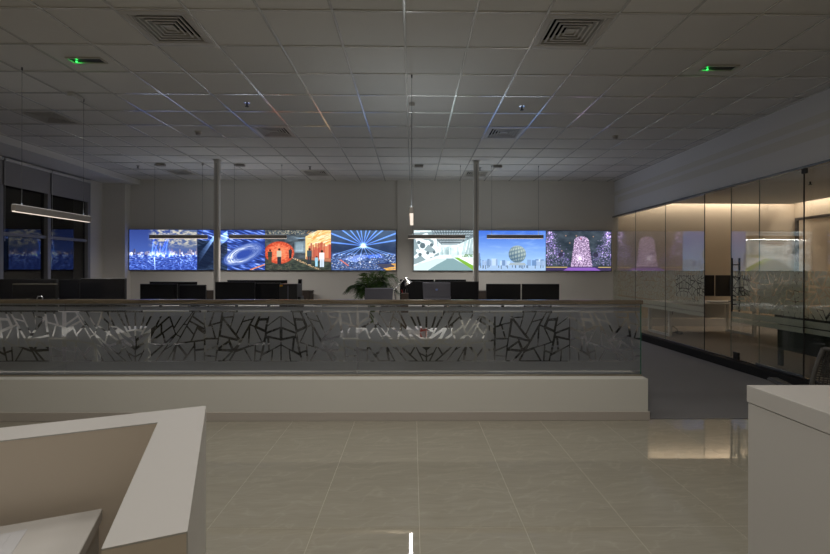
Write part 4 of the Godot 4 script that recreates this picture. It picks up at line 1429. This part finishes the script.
func build_near_desks() -> void:
	var g := "white desks right behind the balustrade"
	work_desk(Vector3(-4.20, 0.002, -5.30), 1.66, 1.0, "white desk behind the left end of the glass, by the windows", g)
	work_desk(Vector3(0.005, 0.002, -5.22), 1.61, 0.86, "white desk behind the middle of the glass, lit from the pendant above it", g)
	var mg := "dark monitors on the left desks"
	monitor(Vector3(-4.655, DESK_Y, -5.45), 0.03, 0.685, 0.42, 0.612, "wide dark monitor at far left, behind the smaller one with the bright upper edge", mg)
	var m2 := monitor(Vector3(-4.21, DESK_Y, -5.02), 0.02, 0.48, 0.29, 0.565, "smaller dark monitor at far left with a bright upper edge and steel foot", mg)
	slab("bright_edge", Vector3(-0.235, 0.562, -0.02), Vector3(0.235, 0.570, 0.012), M("channel_metal"), m2, 0.002)
	monitor(Vector3(-4.14, DESK_Y, -5.66), 0.0, 0.60, 0.40, 0.607, "dark monitor with a pale top rim, between the two larger left ones", mg, "dark_metal")
	monitor(Vector3(-3.72, DESK_Y, -5.40), -0.02, 0.55, 0.40, 0.624, "bluish black monitor at the right end of the left desks", mg)
	var cl := thing("desk_clip", "small steel clamp at the foot of the left monitors", "clamp", Vector3(-4.03, DESK_Y, -4.87))
	var cs := mesh_tool()
	tube(cs, [Vector3(-0.03, 0.0, 0), Vector3(-0.03, 0.42, 0), Vector3(-0.02, 0.44, 0), Vector3(0.02, 0.44, 0), Vector3(0.03, 0.42, 0), Vector3(0.03, 0.36, 0)], 0.006, 8)
	obj("bracket", cs, M("chrome"), cl)
	task_chair(Vector3(-2.75, 0.002, -6.4), -1.4, "dark task chair in the aisle right of the left desks", 0.0)
	task_chair(Vector3(1.35, 0.002, -6.3), 1.3, "dark task chair at the right end of the lit middle desk", 0.0)
	pedestal(Vector3(-4.6, 0.002, -5.2), "dark drawer unit under the left front desk")
	pedestal(Vector3(0.15, 0.002, -5.35), "dark drawer unit under the lit middle desk")
	# laptops on steel stands
	laptop(Vector3(-0.40, DESK_Y, -5.14), 0.12, "grey laptop with its lid up on a steel stand, in front of the palm", 0.34, false)
	laptop(Vector3(0.285, DESK_Y, -5.2), -0.10, "grey laptop with a bluish badge on its lid, on a steel stand", 0.40, true)
	# desk lamp
	var t := thing("desk_lamp", "small silver jointed desk lamp between the two laptops", "desk lamp", Vector3(-0.17, DESK_Y, -5.3))
	var st := mesh_tool()
	lathe(st, [Vector2(0.0, 0.022), Vector2(0.07, 0.020), Vector2(0.08, 0.010), Vector2(0.08, 0.0), Vector2(0.0, 0.0)], Vector3.ZERO, 20)
	obj("base", st, M("chrome"), t)
	st = mesh_tool()
	tube(st, [Vector3(0, 0.02, 0), Vector3(-0.05, 0.50, 0)], 0.008, 8)
	obj("lower_arm", st, M("chrome"), t)
	st = mesh_tool()
	tube(st, [Vector3(-0.05, 0.50, 0), Vector3(0.07, 0.63, 0)], 0.008, 8)
	obj("upper_arm", st, M("chrome"), t)
	st = mesh_tool()
	var xf := Transform3D(Basis(Vector3.BACK, 0.5), Vector3(0.10, 0.60, 0))
	lathe(st, [Vector2(0.012, 0.045), Vector2(0.022, 0.035), Vector2(0.030, 0.0), Vector2(0.052, -0.04), Vector2(0.049, -0.04), Vector2(0.026, 0.0), Vector2(0.0, 0.03)], Vector3.ZERO, 18, xf)
	obj("shade", st, M("chrome"), t)
	# pen holder
	var ph := thing("pen_holder", "dark brown pen holder with pens beside the desk lamp", "pen holder", Vector3(-0.10, DESK_Y, -5.45))
	st = mesh_tool()
	box(st, Vector3(-0.045, 0.0, -0.045), Vector3(0.045, 0.45, 0.045), 0.005)
	obj("holder", st, M("brown_box"), ph)
	for k in 4:
		st = mesh_tool()
		var b := Vector3(-0.025 + 0.016 * k, 0.44, 0.0)
		tube(st, [b, b + Vector3(-0.012 + 0.008 * k, 0.055 + 0.01 * (k % 2), 0)], 0.004, 6)
		obj("pen", st, M(["red_plastic", "black_plastic", "chrome", "black_plastic"][k]), ph)
	# papers and small things that glow white in the lamp's light
	var c := thing("letter_tray", "rounded white letter holder on the right of the lit middle desk", "letter holder", Vector3(0.65, DESK_Y, -5.12))
	st = mesh_tool()
	var arch := PackedVector2Array()
	for i in 13:
		var a := PI * i / 12.0
		arch.append(Vector2(cos(a) * 0.20, sin(a) * 0.17))
	for s in [-0.06, 0.0, 0.06]:
		prism(st, arch, s, s + 0.006, Transform3D())
	box(st, Vector3(-0.2, 0.0, -0.06), Vector3(0.2, 0.008, 0.066))
	obj("holder", st, M("white_desk"), c)
	var st3 := thing("paper_stack", "stack of white papers at the left end of the lit middle desk", "paper", Vector3(-0.685, DESK_Y, -4.96), 0.0, "paper stacks on the middle desk")
	for k in 5:
		slab("sheet_bundle", Vector3(-0.105 + 0.004 * (k % 3), 0.012 * k, -0.148), Vector3(0.105 + 0.004 * (k % 2), 0.012 * k + 0.0115, 0.148), M("paper"), st3)
	copy_of(st3, Vector3(0.03, DESK_Y, -5.2), 0.0, "stack of white papers at the middle of the lit middle desk")
	keyboard(Vector3(-0.19, DESK_Y, -4.875), "pale keyboard on the lit middle desk")
	keyboard(Vector3(-3.68, DESK_Y, -4.87), "pale keyboard on the left front desk")
	var mug := thing("mug", "small red mug on the lit middle desk", "mug", Vector3(0.115, DESK_Y, -4.9))
	st = mesh_tool()
	lathe(st, [Vector2(0.0, 0.0), Vector2(0.036, 0.0), Vector2(0.04, 0.09), Vector2(0.036, 0.09), Vector2(0.033, 0.01), Vector2(0.0, 0.008)], Vector3.ZERO, 18)
	obj("body", st, M("red_plastic"), mug)
	st = mesh_tool()
	tube(st, [Vector3(0.038, 0.02, 0), Vector3(0.062, 0.03, 0), Vector3(0.062, 0.065, 0), Vector3(0.038, 0.075, 0)], 0.005, 6)
	obj("handle", st, M("red_plastic"), mug)

func keyboard(at: Vector3, label: String) -> void:
	var t := thing("keyboard", label, "keyboard", at, 0, "keyboards on the near desks")
	slab("body", Vector3(-0.21, 0.0, -0.065), Vector3(0.21, 0.014, 0.065), M("white_metal"), t, 0.004)
	var st := mesh_tool()
	for r in 5:
		for k in 15:
			box(st, Vector3(-0.2 + 0.0268 * k, 0.014, -0.058 + 0.0236 * r), Vector3(-0.178 + 0.0268 * k, 0.019, -0.038 + 0.0236 * r))
	var o := obj("keys", st, M("paper"), t)
	o.set_meta("kind", "stuff")

func laptop(at: Vector3, turn: float, label: String, high: float, badge: bool) -> void:
	var t := thing("laptop", label, "laptop", at + Vector3(0, high, 0), turn, "laptops on steel stands")
	var s := thing("laptop_stand", "steel stand under the laptop with the bluish badge" if badge else "steel stand under the laptop in front of the palm", "laptop stand", at, turn, "steel laptop stands")
	var st := mesh_tool()
	for x in [-0.10, 0.12]:
		tube(st, [Vector3(x, 0.008, 0.16), Vector3(x, high - 0.03, 0.10), Vector3(x, high - 0.012, 0.06)], 0.007, 8)
		tube(st, [Vector3(x, 0.008, 0.16), Vector3(x, 0.008, -0.14)], 0.007, 8)
	obj("frame", st, M("chrome"), s)
	slab("shelf", Vector3(-0.14, high - 0.008, -0.13), Vector3(0.15, high - 0.001, 0.13), M("chrome"), s, 0.002)
	slab("base_body", Vector3(-0.155, 0.0, -0.11), Vector3(0.155, 0.018, 0.11), M("grey_plastic"), t, 0.004)
	# the lid leans back towards the viewer, so its outside is seen
	var xf := Transform3D(Basis(Vector3.RIGHT, 0.62), Vector3(0, 0.018, 0.105))
	st = mesh_tool()
	box(st, Vector3(-0.155, 0.0, -0.004), Vector3(0.155, 0.215, 0.006), 0.003, xf)
	var lid := obj("lid", st, M("grey_plastic"), t)
	st = mesh_tool()
	box(st, Vector3(-0.145, 0.012, -0.0052), Vector3(0.145, 0.205, -0.0042), 0.0, xf)
	obj("display", st, M("black_gloss"), lid)
	if badge:
		st = mesh_tool()
		var ring := PackedVector2Array()
		for i in 16:
			ring.append(Vector2(cos(TAU * i / 16.0) * 0.014, 0.12 + sin(TAU * i / 16.0) * 0.014))
		prism(st, ring, 0.006, 0.0072, xf)
		var bm := obj("badge", st, badge_mat(), lid)
		bm.set_meta("label", "small round bluish badge")

func badge_mat() -> StandardMaterial3D:
	if not mats.has("badge"):
		var m := StandardMaterial3D.new()
		m.resource_name = "badge"
		plain(m, Color(0.55, 0.65, 0.9), 0.25, 0.5)
		mats["badge"] = m
	return mats["badge"]

func build_far_desks() -> void:
	var g := "white bench desks under the far screens"
	var names := [["white bench desk under the blue skyline screen, lobby side", "white bench desk under the orange dome screen, lobby side"], ["white bench desk under the gallery screen, lobby side", "white bench desk under the round building screen, lobby side"]]
	var back_names := [["white bench desk under the blue skyline screen, wall side", "white bench desk under the orange dome screen, wall side"], ["white bench desk under the gallery screen, wall side", "white bench desk under the round building screen, wall side"]]
	var cx := [[-4.42, -2.80], [0.55, 2.17]]
	for b in 2:
		for k in 2:
			var wd := work_desk(Vector3(cx[b][k], 0.002, -8.32), 1.6, 0.86, names[b][k], g)
			slab("modesty_panel", Vector3(-0.76, 0.12, -0.38), Vector3(0.76, 0.64, -0.362), M("black_fabric"), wd, 0.003)
			work_desk(Vector3(cx[b][k], 0.002, -9.40), 1.6, 0.86, back_names[b][k], g)
			pedestal(Vector3(cx[b][k] + 0.50, 0.002, -8.35), ["dark drawer unit under the bench desk below the blue skyline screen", "dark drawer unit under the bench desk below the orange dome screen", "dark drawer unit under the bench desk below the gallery screen", "dark drawer unit under the bench desk below the round building screen"][b * 2 + k])
	var mg := "black monitors on the far bench desks"
	# x0, x1, depth, top height, words
	var ms := [
		[-5.095, -4.40, 8.40, 1.188, "black monitor below the blue skyline screen, left of its pair"],
		[-4.448, -3.94, 8.55, 1.166, "narrower-looking black monitor below the blue skyline screen, right of its pair"],
		[-3.70, -2.96, 8.40, 1.228, "black monitor just right of the left service pole"],
		[-3.015, -2.524, 8.55, 1.204, "black monitor beside the yellow-labelled black box"],
		[-0.129, 0.52, 8.40, 1.244, "black monitor between the desk lamp and the laptop with the badge"],
		[0.53, 1.241, 8.40, 1.244, "black monitor just left of the right service pole"],
		[1.381, 2.036, 8.40, 1.20, "left black monitor of the pair below the round building screen"],
		[2.054, 2.766, 8.40, 1.20, "right black monitor of the pair below the round building screen"],
	]
	for q in ms:
		var w: float = q[1] - q[0]
		monitor(Vector3((q[0] + q[1]) / 2, DESK_Y, -q[2]), 0.0, w, 0.40, q[3] - DESK_Y, q[4], mg)
	var bk := [
		[-5.517, -4.529, 9.42, 1.20, "low dark divider with a pale rim behind the left pair of monitors"],
		[-3.898, -2.645, 9.42, 1.238, "dark divider with a pale rim behind the monitors by the left pole"],
		[-0.273, 0.444, 9.42, 1.256, "dark divider with a pale rim behind the monitor by the desk lamp"],
		[0.465, 1.12, 9.42, 1.256, "dark divider with a pale rim left of the right service pole"],
	]
	for q in bk:
		var w: float = q[1] - q[0]
		var t := thing("desk_divider", q[4], "desk divider", Vector3((q[0] + q[1]) / 2, DESK_Y, -q[2]), 0, "desk dividers on the far benches")
		slab("panel", Vector3(-w / 2, 0.0, -0.012), Vector3(w / 2, q[3] - DESK_Y - 0.012, 0.012), M("black_fabric"), t, 0.003)
		slab("top_trim", Vector3(-w / 2, q[3] - DESK_Y - 0.012, -0.02), Vector3(w / 2, q[3] - DESK_Y, 0.02), M("dark_metal"), t, 0.003)
	# black box with a yellow sticker
	var bx := thing("desktop_printer", "black box-shaped device with a yellow sticker, right of the left bench monitors", "printer", Vector3(-2.24, DESK_Y, -8.2))
	slab("body", Vector3(-0.16, 0.0, -0.16), Vector3(0.16, 0.455, 0.16), M("black_plastic"), bx, 0.008)
	slab("lid", Vector3(-0.16, 0.455, -0.16), Vector3(0.16, 0.468, 0.16), M("dark_metal"), bx, 0.004)
	slab("yellow_sticker", Vector3(-0.15, 0.425, 0.1605), Vector3(-0.10, 0.452, 0.162), M("yellow_print"), bx)
	slab("door_line", Vector3(-0.012, 0.02, 0.1605), Vector3(0.004, 0.44, 0.163), M("grey_plastic"), bx)
	slab("side_unit", Vector3(0.16, 0.0, -0.12), Vector3(0.21, 0.24, 0.12), M("black_plastic"), bx, 0.004)
	var tp := thing("speaker", "small black speaker standing behind the box with the yellow sticker", "speaker", Vector3(-2.32, DESK_Y, -9.2))
	slab("cabinet", Vector3(-0.035, 0.0, -0.04), Vector3(0.035, 0.53, 0.04), M("black_plastic"), tp, 0.008)
	slab("grille", Vector3(-0.028, 0.02, 0.04), Vector3(0.028, 0.51, 0.044), M("black_fabric"), tp)
	# chairs on the lobby side; only their upper edges show over the rail
	task_chair(Vector3(-3.05, 0.002, -7.45), PI * 0.02, "black task chair before the monitors by the left pole", 0.02).rotation.y = 0.06
	task_chair(Vector3(0.72, 0.002, -7.4), 0.0, "black task chair behind the laptop with the badge", 0.02)
	task_chair(Vector3(2.0, 0.002, -7.4), -0.05, "black task chair before the pair below the round building screen", 0.0)
	task_chair(Vector3(-4.6, 0.002, -7.5), 0.1, "black task chair before the pair below the blue skyline screen", -0.02)
	task_chair(Vector3(-2.1, 0.002, -6.9), 2.2, "black task chair in the aisle below the orange dome screen", -0.04)
	task_chair(Vector3(-1.55, 0.002, -5.75), 1.1, "black task chair just behind the glass, left of the lit middle desk", -0.06)
	task_chair(Vector3(1.55, 0.002, -5.4), -1.2, "black task chair just behind the glass, right of the lit middle desk", -0.06)
	task_chair(Vector3(-0.4, 0.002, -7.25), 0.3, "black task chair in the aisle before the palm", -0.05)
	# low dark cabinets along the back wall
	for q in [[-5.28, -2.38, 3, "long low brown cabinet against the back wall at left"], [0.398, 1.754, 2, "low brown cabinet against the back wall by the right pole"]]:
		var w: float = (q[1] - q[0]) / 2
		var t := thing("low_cabinet", q[3], "cabinet", Vector3((q[0] + q[1]) / 2, 0.002, -10.52), 0, "low brown cabinets along the back wall")
		slab("body", Vector3(-w, 0.0, -0.2), Vector3(w, 0.94, 0.2), M("credenza"), t, 0.003)
		slab("top_board", Vector3(-w - 0.01, 0.94, -0.2), Vector3(w + 0.01, 0.962, 0.215), M("credenza"), t, 0.003)
		for k in q[2]:
			var a: float = -w + 2.0 * w * k / q[2] + 0.006
			var b: float = -w + 2.0 * w * (k + 1) / q[2] - 0.006
			var dr := slab("door", Vector3(a, 0.06, 0.2), Vector3(b, 0.93, 0.216), M("credenza"), t, 0.002)
			slab("handle", Vector3(b - 0.06, 0.62, 0.216), Vector3(b - 0.045, 0.78, 0.232), M("chrome"), dr, 0.003)

# ------------------------------------------------------------------ plant
func build_plant() -> void:
	var t := thing("potted_palm", "green feathery palm in a dark pot between the bench desks", "plant", Vector3(-0.76, 0.002, -8.3))
	var st := mesh_tool()
	lathe(st, [Vector2(0.0, 0.0), Vector2(0.15, 0.0), Vector2(0.19, 0.40), Vector2(0.20, 0.42), Vector2(0.18, 0.42), Vector2(0.17, 0.36)], Vector3.ZERO, 24)
	obj("pot", st, M("pot"), t)
	st = mesh_tool()
	lathe(st, [Vector2(0.0, 0.385), Vector2(0.176, 0.38)], Vector3.ZERO, 24)
	obj("soil", st, M("soil"), t)
	var r := RandomNumberGenerator.new()
	r.seed = 5
	for k in 30:
		var an := TAU * k * 0.382 + r.randf_range(-0.2, 0.2)
		var out := Vector3(cos(an), 0, sin(an) * 0.75)
		var reach := r.randf_range(0.22, 0.55)
		var high := r.randf_range(0.80, 1.16) - reach * 0.25
		var path := []
		for i in 13:
			var s := i / 12.0
			path.append(Vector3(0, 0.37, 0) + out * (0.02 + reach * pow(s, 1.7)) + Vector3(0, high * sin(s * 2.05) / 0.97 * (0.97 if s < 0.8 else 0.97 - (s - 0.8) * 0.35), 0))
		st = mesh_tool()
		tube(st, path, 0.006, 5, 0.002)
		var fr := obj("frond", st, M("stem"), t)
		st = mesh_tool()
		for i in 22:
			var s := 0.38 + 0.62 * i / 21.0
			var fi := s * 12.0
			var i0 := mini(int(fi), 11)
			var p: Vector3 = path[i0].lerp(path[i0 + 1], fi - i0)
			var dir: Vector3 = (path[i0 + 1] - path[i0]).normalized()
			var side := dir.cross(Vector3.UP).normalized()
			if side.length() < 0.5:
				side = Vector3.RIGHT
			for q in [-1.0, 1.0]:
				var ln: float = (0.19 * sin(clampf((s - 0.26) / 0.78, 0, 1) * PI) + 0.05) * r.randf_range(0.85, 1.15)
				var tip: Vector3 = p + (side * q * 0.75 + dir * 0.75 + Vector3(0, 0.05, 0)).normalized() * ln + Vector3(0, -0.45 * ln * ln / 0.2, 0)
				var mid := p.lerp(tip, 0.45) + Vector3(0, 0.012, 0)
				var wd := dir * 0.0105
				var up := Vector3(0, 0.005, 0)
				face(st, [p, mid - wd, mid + up], Vector3.UP)
				face(st, [p, mid + up, mid + wd], Vector3.UP)
				face(st, [mid - wd, tip, mid + up], Vector3.UP)
				face(st, [mid + up, tip, mid + wd], Vector3.UP)
		obj("leaflets", st, M("leaf" if k % 3 else "leaf_dark"), fr)

# ------------------------------------------------------------------ side office things
func build_side_office_things() -> void:
	# white desk along the back wall with square hoop legs
	var t := thing("hoop_leg_desk", "white desk with square hoop legs by the side office back wall", "desk", Vector3(5.30, 0.09, -9.95))
	slab("desktop", Vector3(-0.02, 0.665, -0.06), Vector3(1.92, 0.69, 0.82), M("white_desk"), t, 0.003)
	for x in [0.03, 1.79]:
		var st := mesh_tool()
		box(st, Vector3(x - 0.03, 0.0, -0.04), Vector3(x + 0.03, 0.05, 0.80), 0.003)
		box(st, Vector3(x - 0.03, 0.61, -0.04), Vector3(x + 0.03, 0.664, 0.80), 0.003)
		box(st, Vector3(x - 0.03, 0.05, -0.04), Vector3(x + 0.03, 0.61, 0.01), 0.003)
		box(st, Vector3(x - 0.03, 0.05, 0.75), Vector3(x + 0.03, 0.61, 0.80), 0.003)
		obj("leg", st, M("desk_steel"), t)
	slab("modesty_panel", Vector3(0.08, 0.30, -0.03), Vector3(1.74, 0.62, -0.012), M("white_desk"), t, 0.002)
	var cb := thing("cable", "black cable hanging in loops under the hoop-legged desk", "cable", Vector3(5.55, 0.09, -9.6))
	var st2 := mesh_tool()
	var path := []
	for i in 31:
		var s := i / 30.0
		path.append(Vector3(0.05 * sin(s * 9.0) + 0.12 * s, 0.60 * (1.0 - s) * (1.0 - 0.2 * sin(s * PI)) + 0.006, 0.06 * cos(s * 7.0)))
	for i in 20:
		var a := i * 0.5
		path.append(Vector3(0.16 + 0.10 * sin(a), 0.006 + 0.002 * i, 0.05 + 0.08 * cos(a)))
	tube(st2, path, 0.006, 6)
	obj("wire", st2, M("black_plastic"), cb)
	var y := 0.09 + 0.69
	var mg := "large dark monitors on the side office desk"
	monitor(Vector3(6.22, y, -9.75), 0.0, 0.84, 0.46, 0.575, "large dark monitor in the side office behind the patterned film", mg)
	var m2 := monitor(Vector3(7.03, y, -9.72), PI, 0.76, 0.46, 0.575, "large dark monitor with its ribbed back turned to the sliding door opening", mg)
	m2.position.x = 7.03
	var kb := thing("keyboard", "white keyboard before the monitors in the side office", "keyboard", Vector3(6.45, y, -9.35))
	slab("body", Vector3(-0.21, 0, -0.065), Vector3(0.21, 0.016, 0.065), M("white_metal"), kb, 0.004)
	slab("key_field", Vector3(-0.2, 0.016, -0.055), Vector3(0.2, 0.019, 0.055), M("grey_plastic"), kb, 0.001)
	var pp := thing("paper_sheet", "white papers spread on the left of the side office desk", "paper", Vector3(5.62, y + 0.0005, -9.4), 0.3)
	slab("sheet", Vector3(-0.15, 0, -0.105), Vector3(0.15, 0.003, 0.105), M("paper"), pp)
	slab("sheet", Vector3(-0.05, 0.0032, -0.12), Vector3(0.25, 0.006, 0.09), M("paper"), pp)
	# black desk near the glass
	var bd := thing("black_desk", "black desk with a deep front panel behind the right end of the glass wall", "desk", Vector3(5.30, 0.09, -6.42), 0.0)
	var rot := Basis(Vector3.UP, -0.0)
	bd.basis = rot
	slab("desktop", Vector3(-0.03, 0.70, -0.02), Vector3(1.7, 0.735, 0.78), M("black_plastic"), bd, 0.004)
	slab("front_panel", Vector3(0.02, 0.20, 0.74), Vector3(1.65, 0.70, 0.76), M("black_plastic"), bd, 0.002)
	slab("side_panel", Vector3(0.0, 0.24, 0.0), Vector3(0.02, 0.70, 0.76), M("black_plastic"), bd, 0.002)
	for q in [[0.0, 0.0], [0.0, 0.70], [1.62, 0.0], [1.62, 0.70]]:
		slab("leg", Vector3(q[0], 0.0, q[1]), Vector3(q[0] + 0.05, 0.70, q[1] + 0.06), M("black_plastic"), bd, 0.004)
	var top := 0.09 + 0.735
	var pc := thing("pen_cup", "black cup of pens at the corner of the black desk", "pen cup", Vector3(5.36, top, -6.25))
	var st := mesh_tool()
	lathe(st, [Vector2(0.0, 0.0), Vector2(0.04, 0.0), Vector2(0.043, 0.07), Vector2(0.039, 0.07), Vector2(0.036, 0.006), Vector2(0.0, 0.006)], Vector3.ZERO, 16)
	obj("cup", st, M("black_plastic"), pc)
	for k in 6:
		var a := TAU * k / 6.0
		st = mesh_tool()
		tube(st, [Vector3(cos(a) * 0.012, 0.01, sin(a) * 0.012), Vector3(cos(a) * 0.045, 0.13 + 0.01 * (k % 3), sin(a) * 0.045)], 0.0045, 6)
		obj("pen", st, M("black_plastic"), pc)
	var ph := thing("desk_phone", "black desk phone with its handset on the black desk", "phone", Vector3(5.55, top, -5.92), 0.3)
	st = mesh_tool()
	prism(st, PackedVector2Array([Vector2(-0.1, 0), Vector2(0.1, 0), Vector2(0.1, 0.03), Vector2(-0.1, 0.08)]), -0.1, 0.1, Transform3D(Basis(Vector3.FORWARD, Vector3.UP, Vector3.RIGHT), Vector3.ZERO))
	obj("base", st, M("black_plastic"), ph)
	st = mesh_tool()
	tube(st, [Vector3(-0.07, 0.075, 0.09), Vector3(-0.07, 0.095, 0.03), Vector3(-0.07, 0.095, -0.04), Vector3(-0.07, 0.10, -0.1)], 0.017, 8)
	obj("handset", st, M("black_plastic"), ph)
	var cam := thing("camera", "small black camera standing on the black desk near the glass", "camera", Vector3(5.42, top, -5.75), 0.5)
	slab("body", Vector3(-0.06, 0, -0.03), Vector3(0.06, 0.085, 0.03), M("black_plastic"), cam, 0.006)
	slab("viewfinder", Vector3(-0.025, 0.085, -0.02), Vector3(0.025, 0.11, 0.02), M("black_plastic"), cam, 0.004)
	st = mesh_tool()
	tube(st, [Vector3(0, 0.042, 0.03), Vector3(0, 0.042, 0.09)], 0.032, 16)
	obj("lens", st, M("black_gloss"), cam)
	task_chair(Vector3(6.2, 0.092, -5.2), 0.15, "black task chair at the black desk in the side office", 0.0)
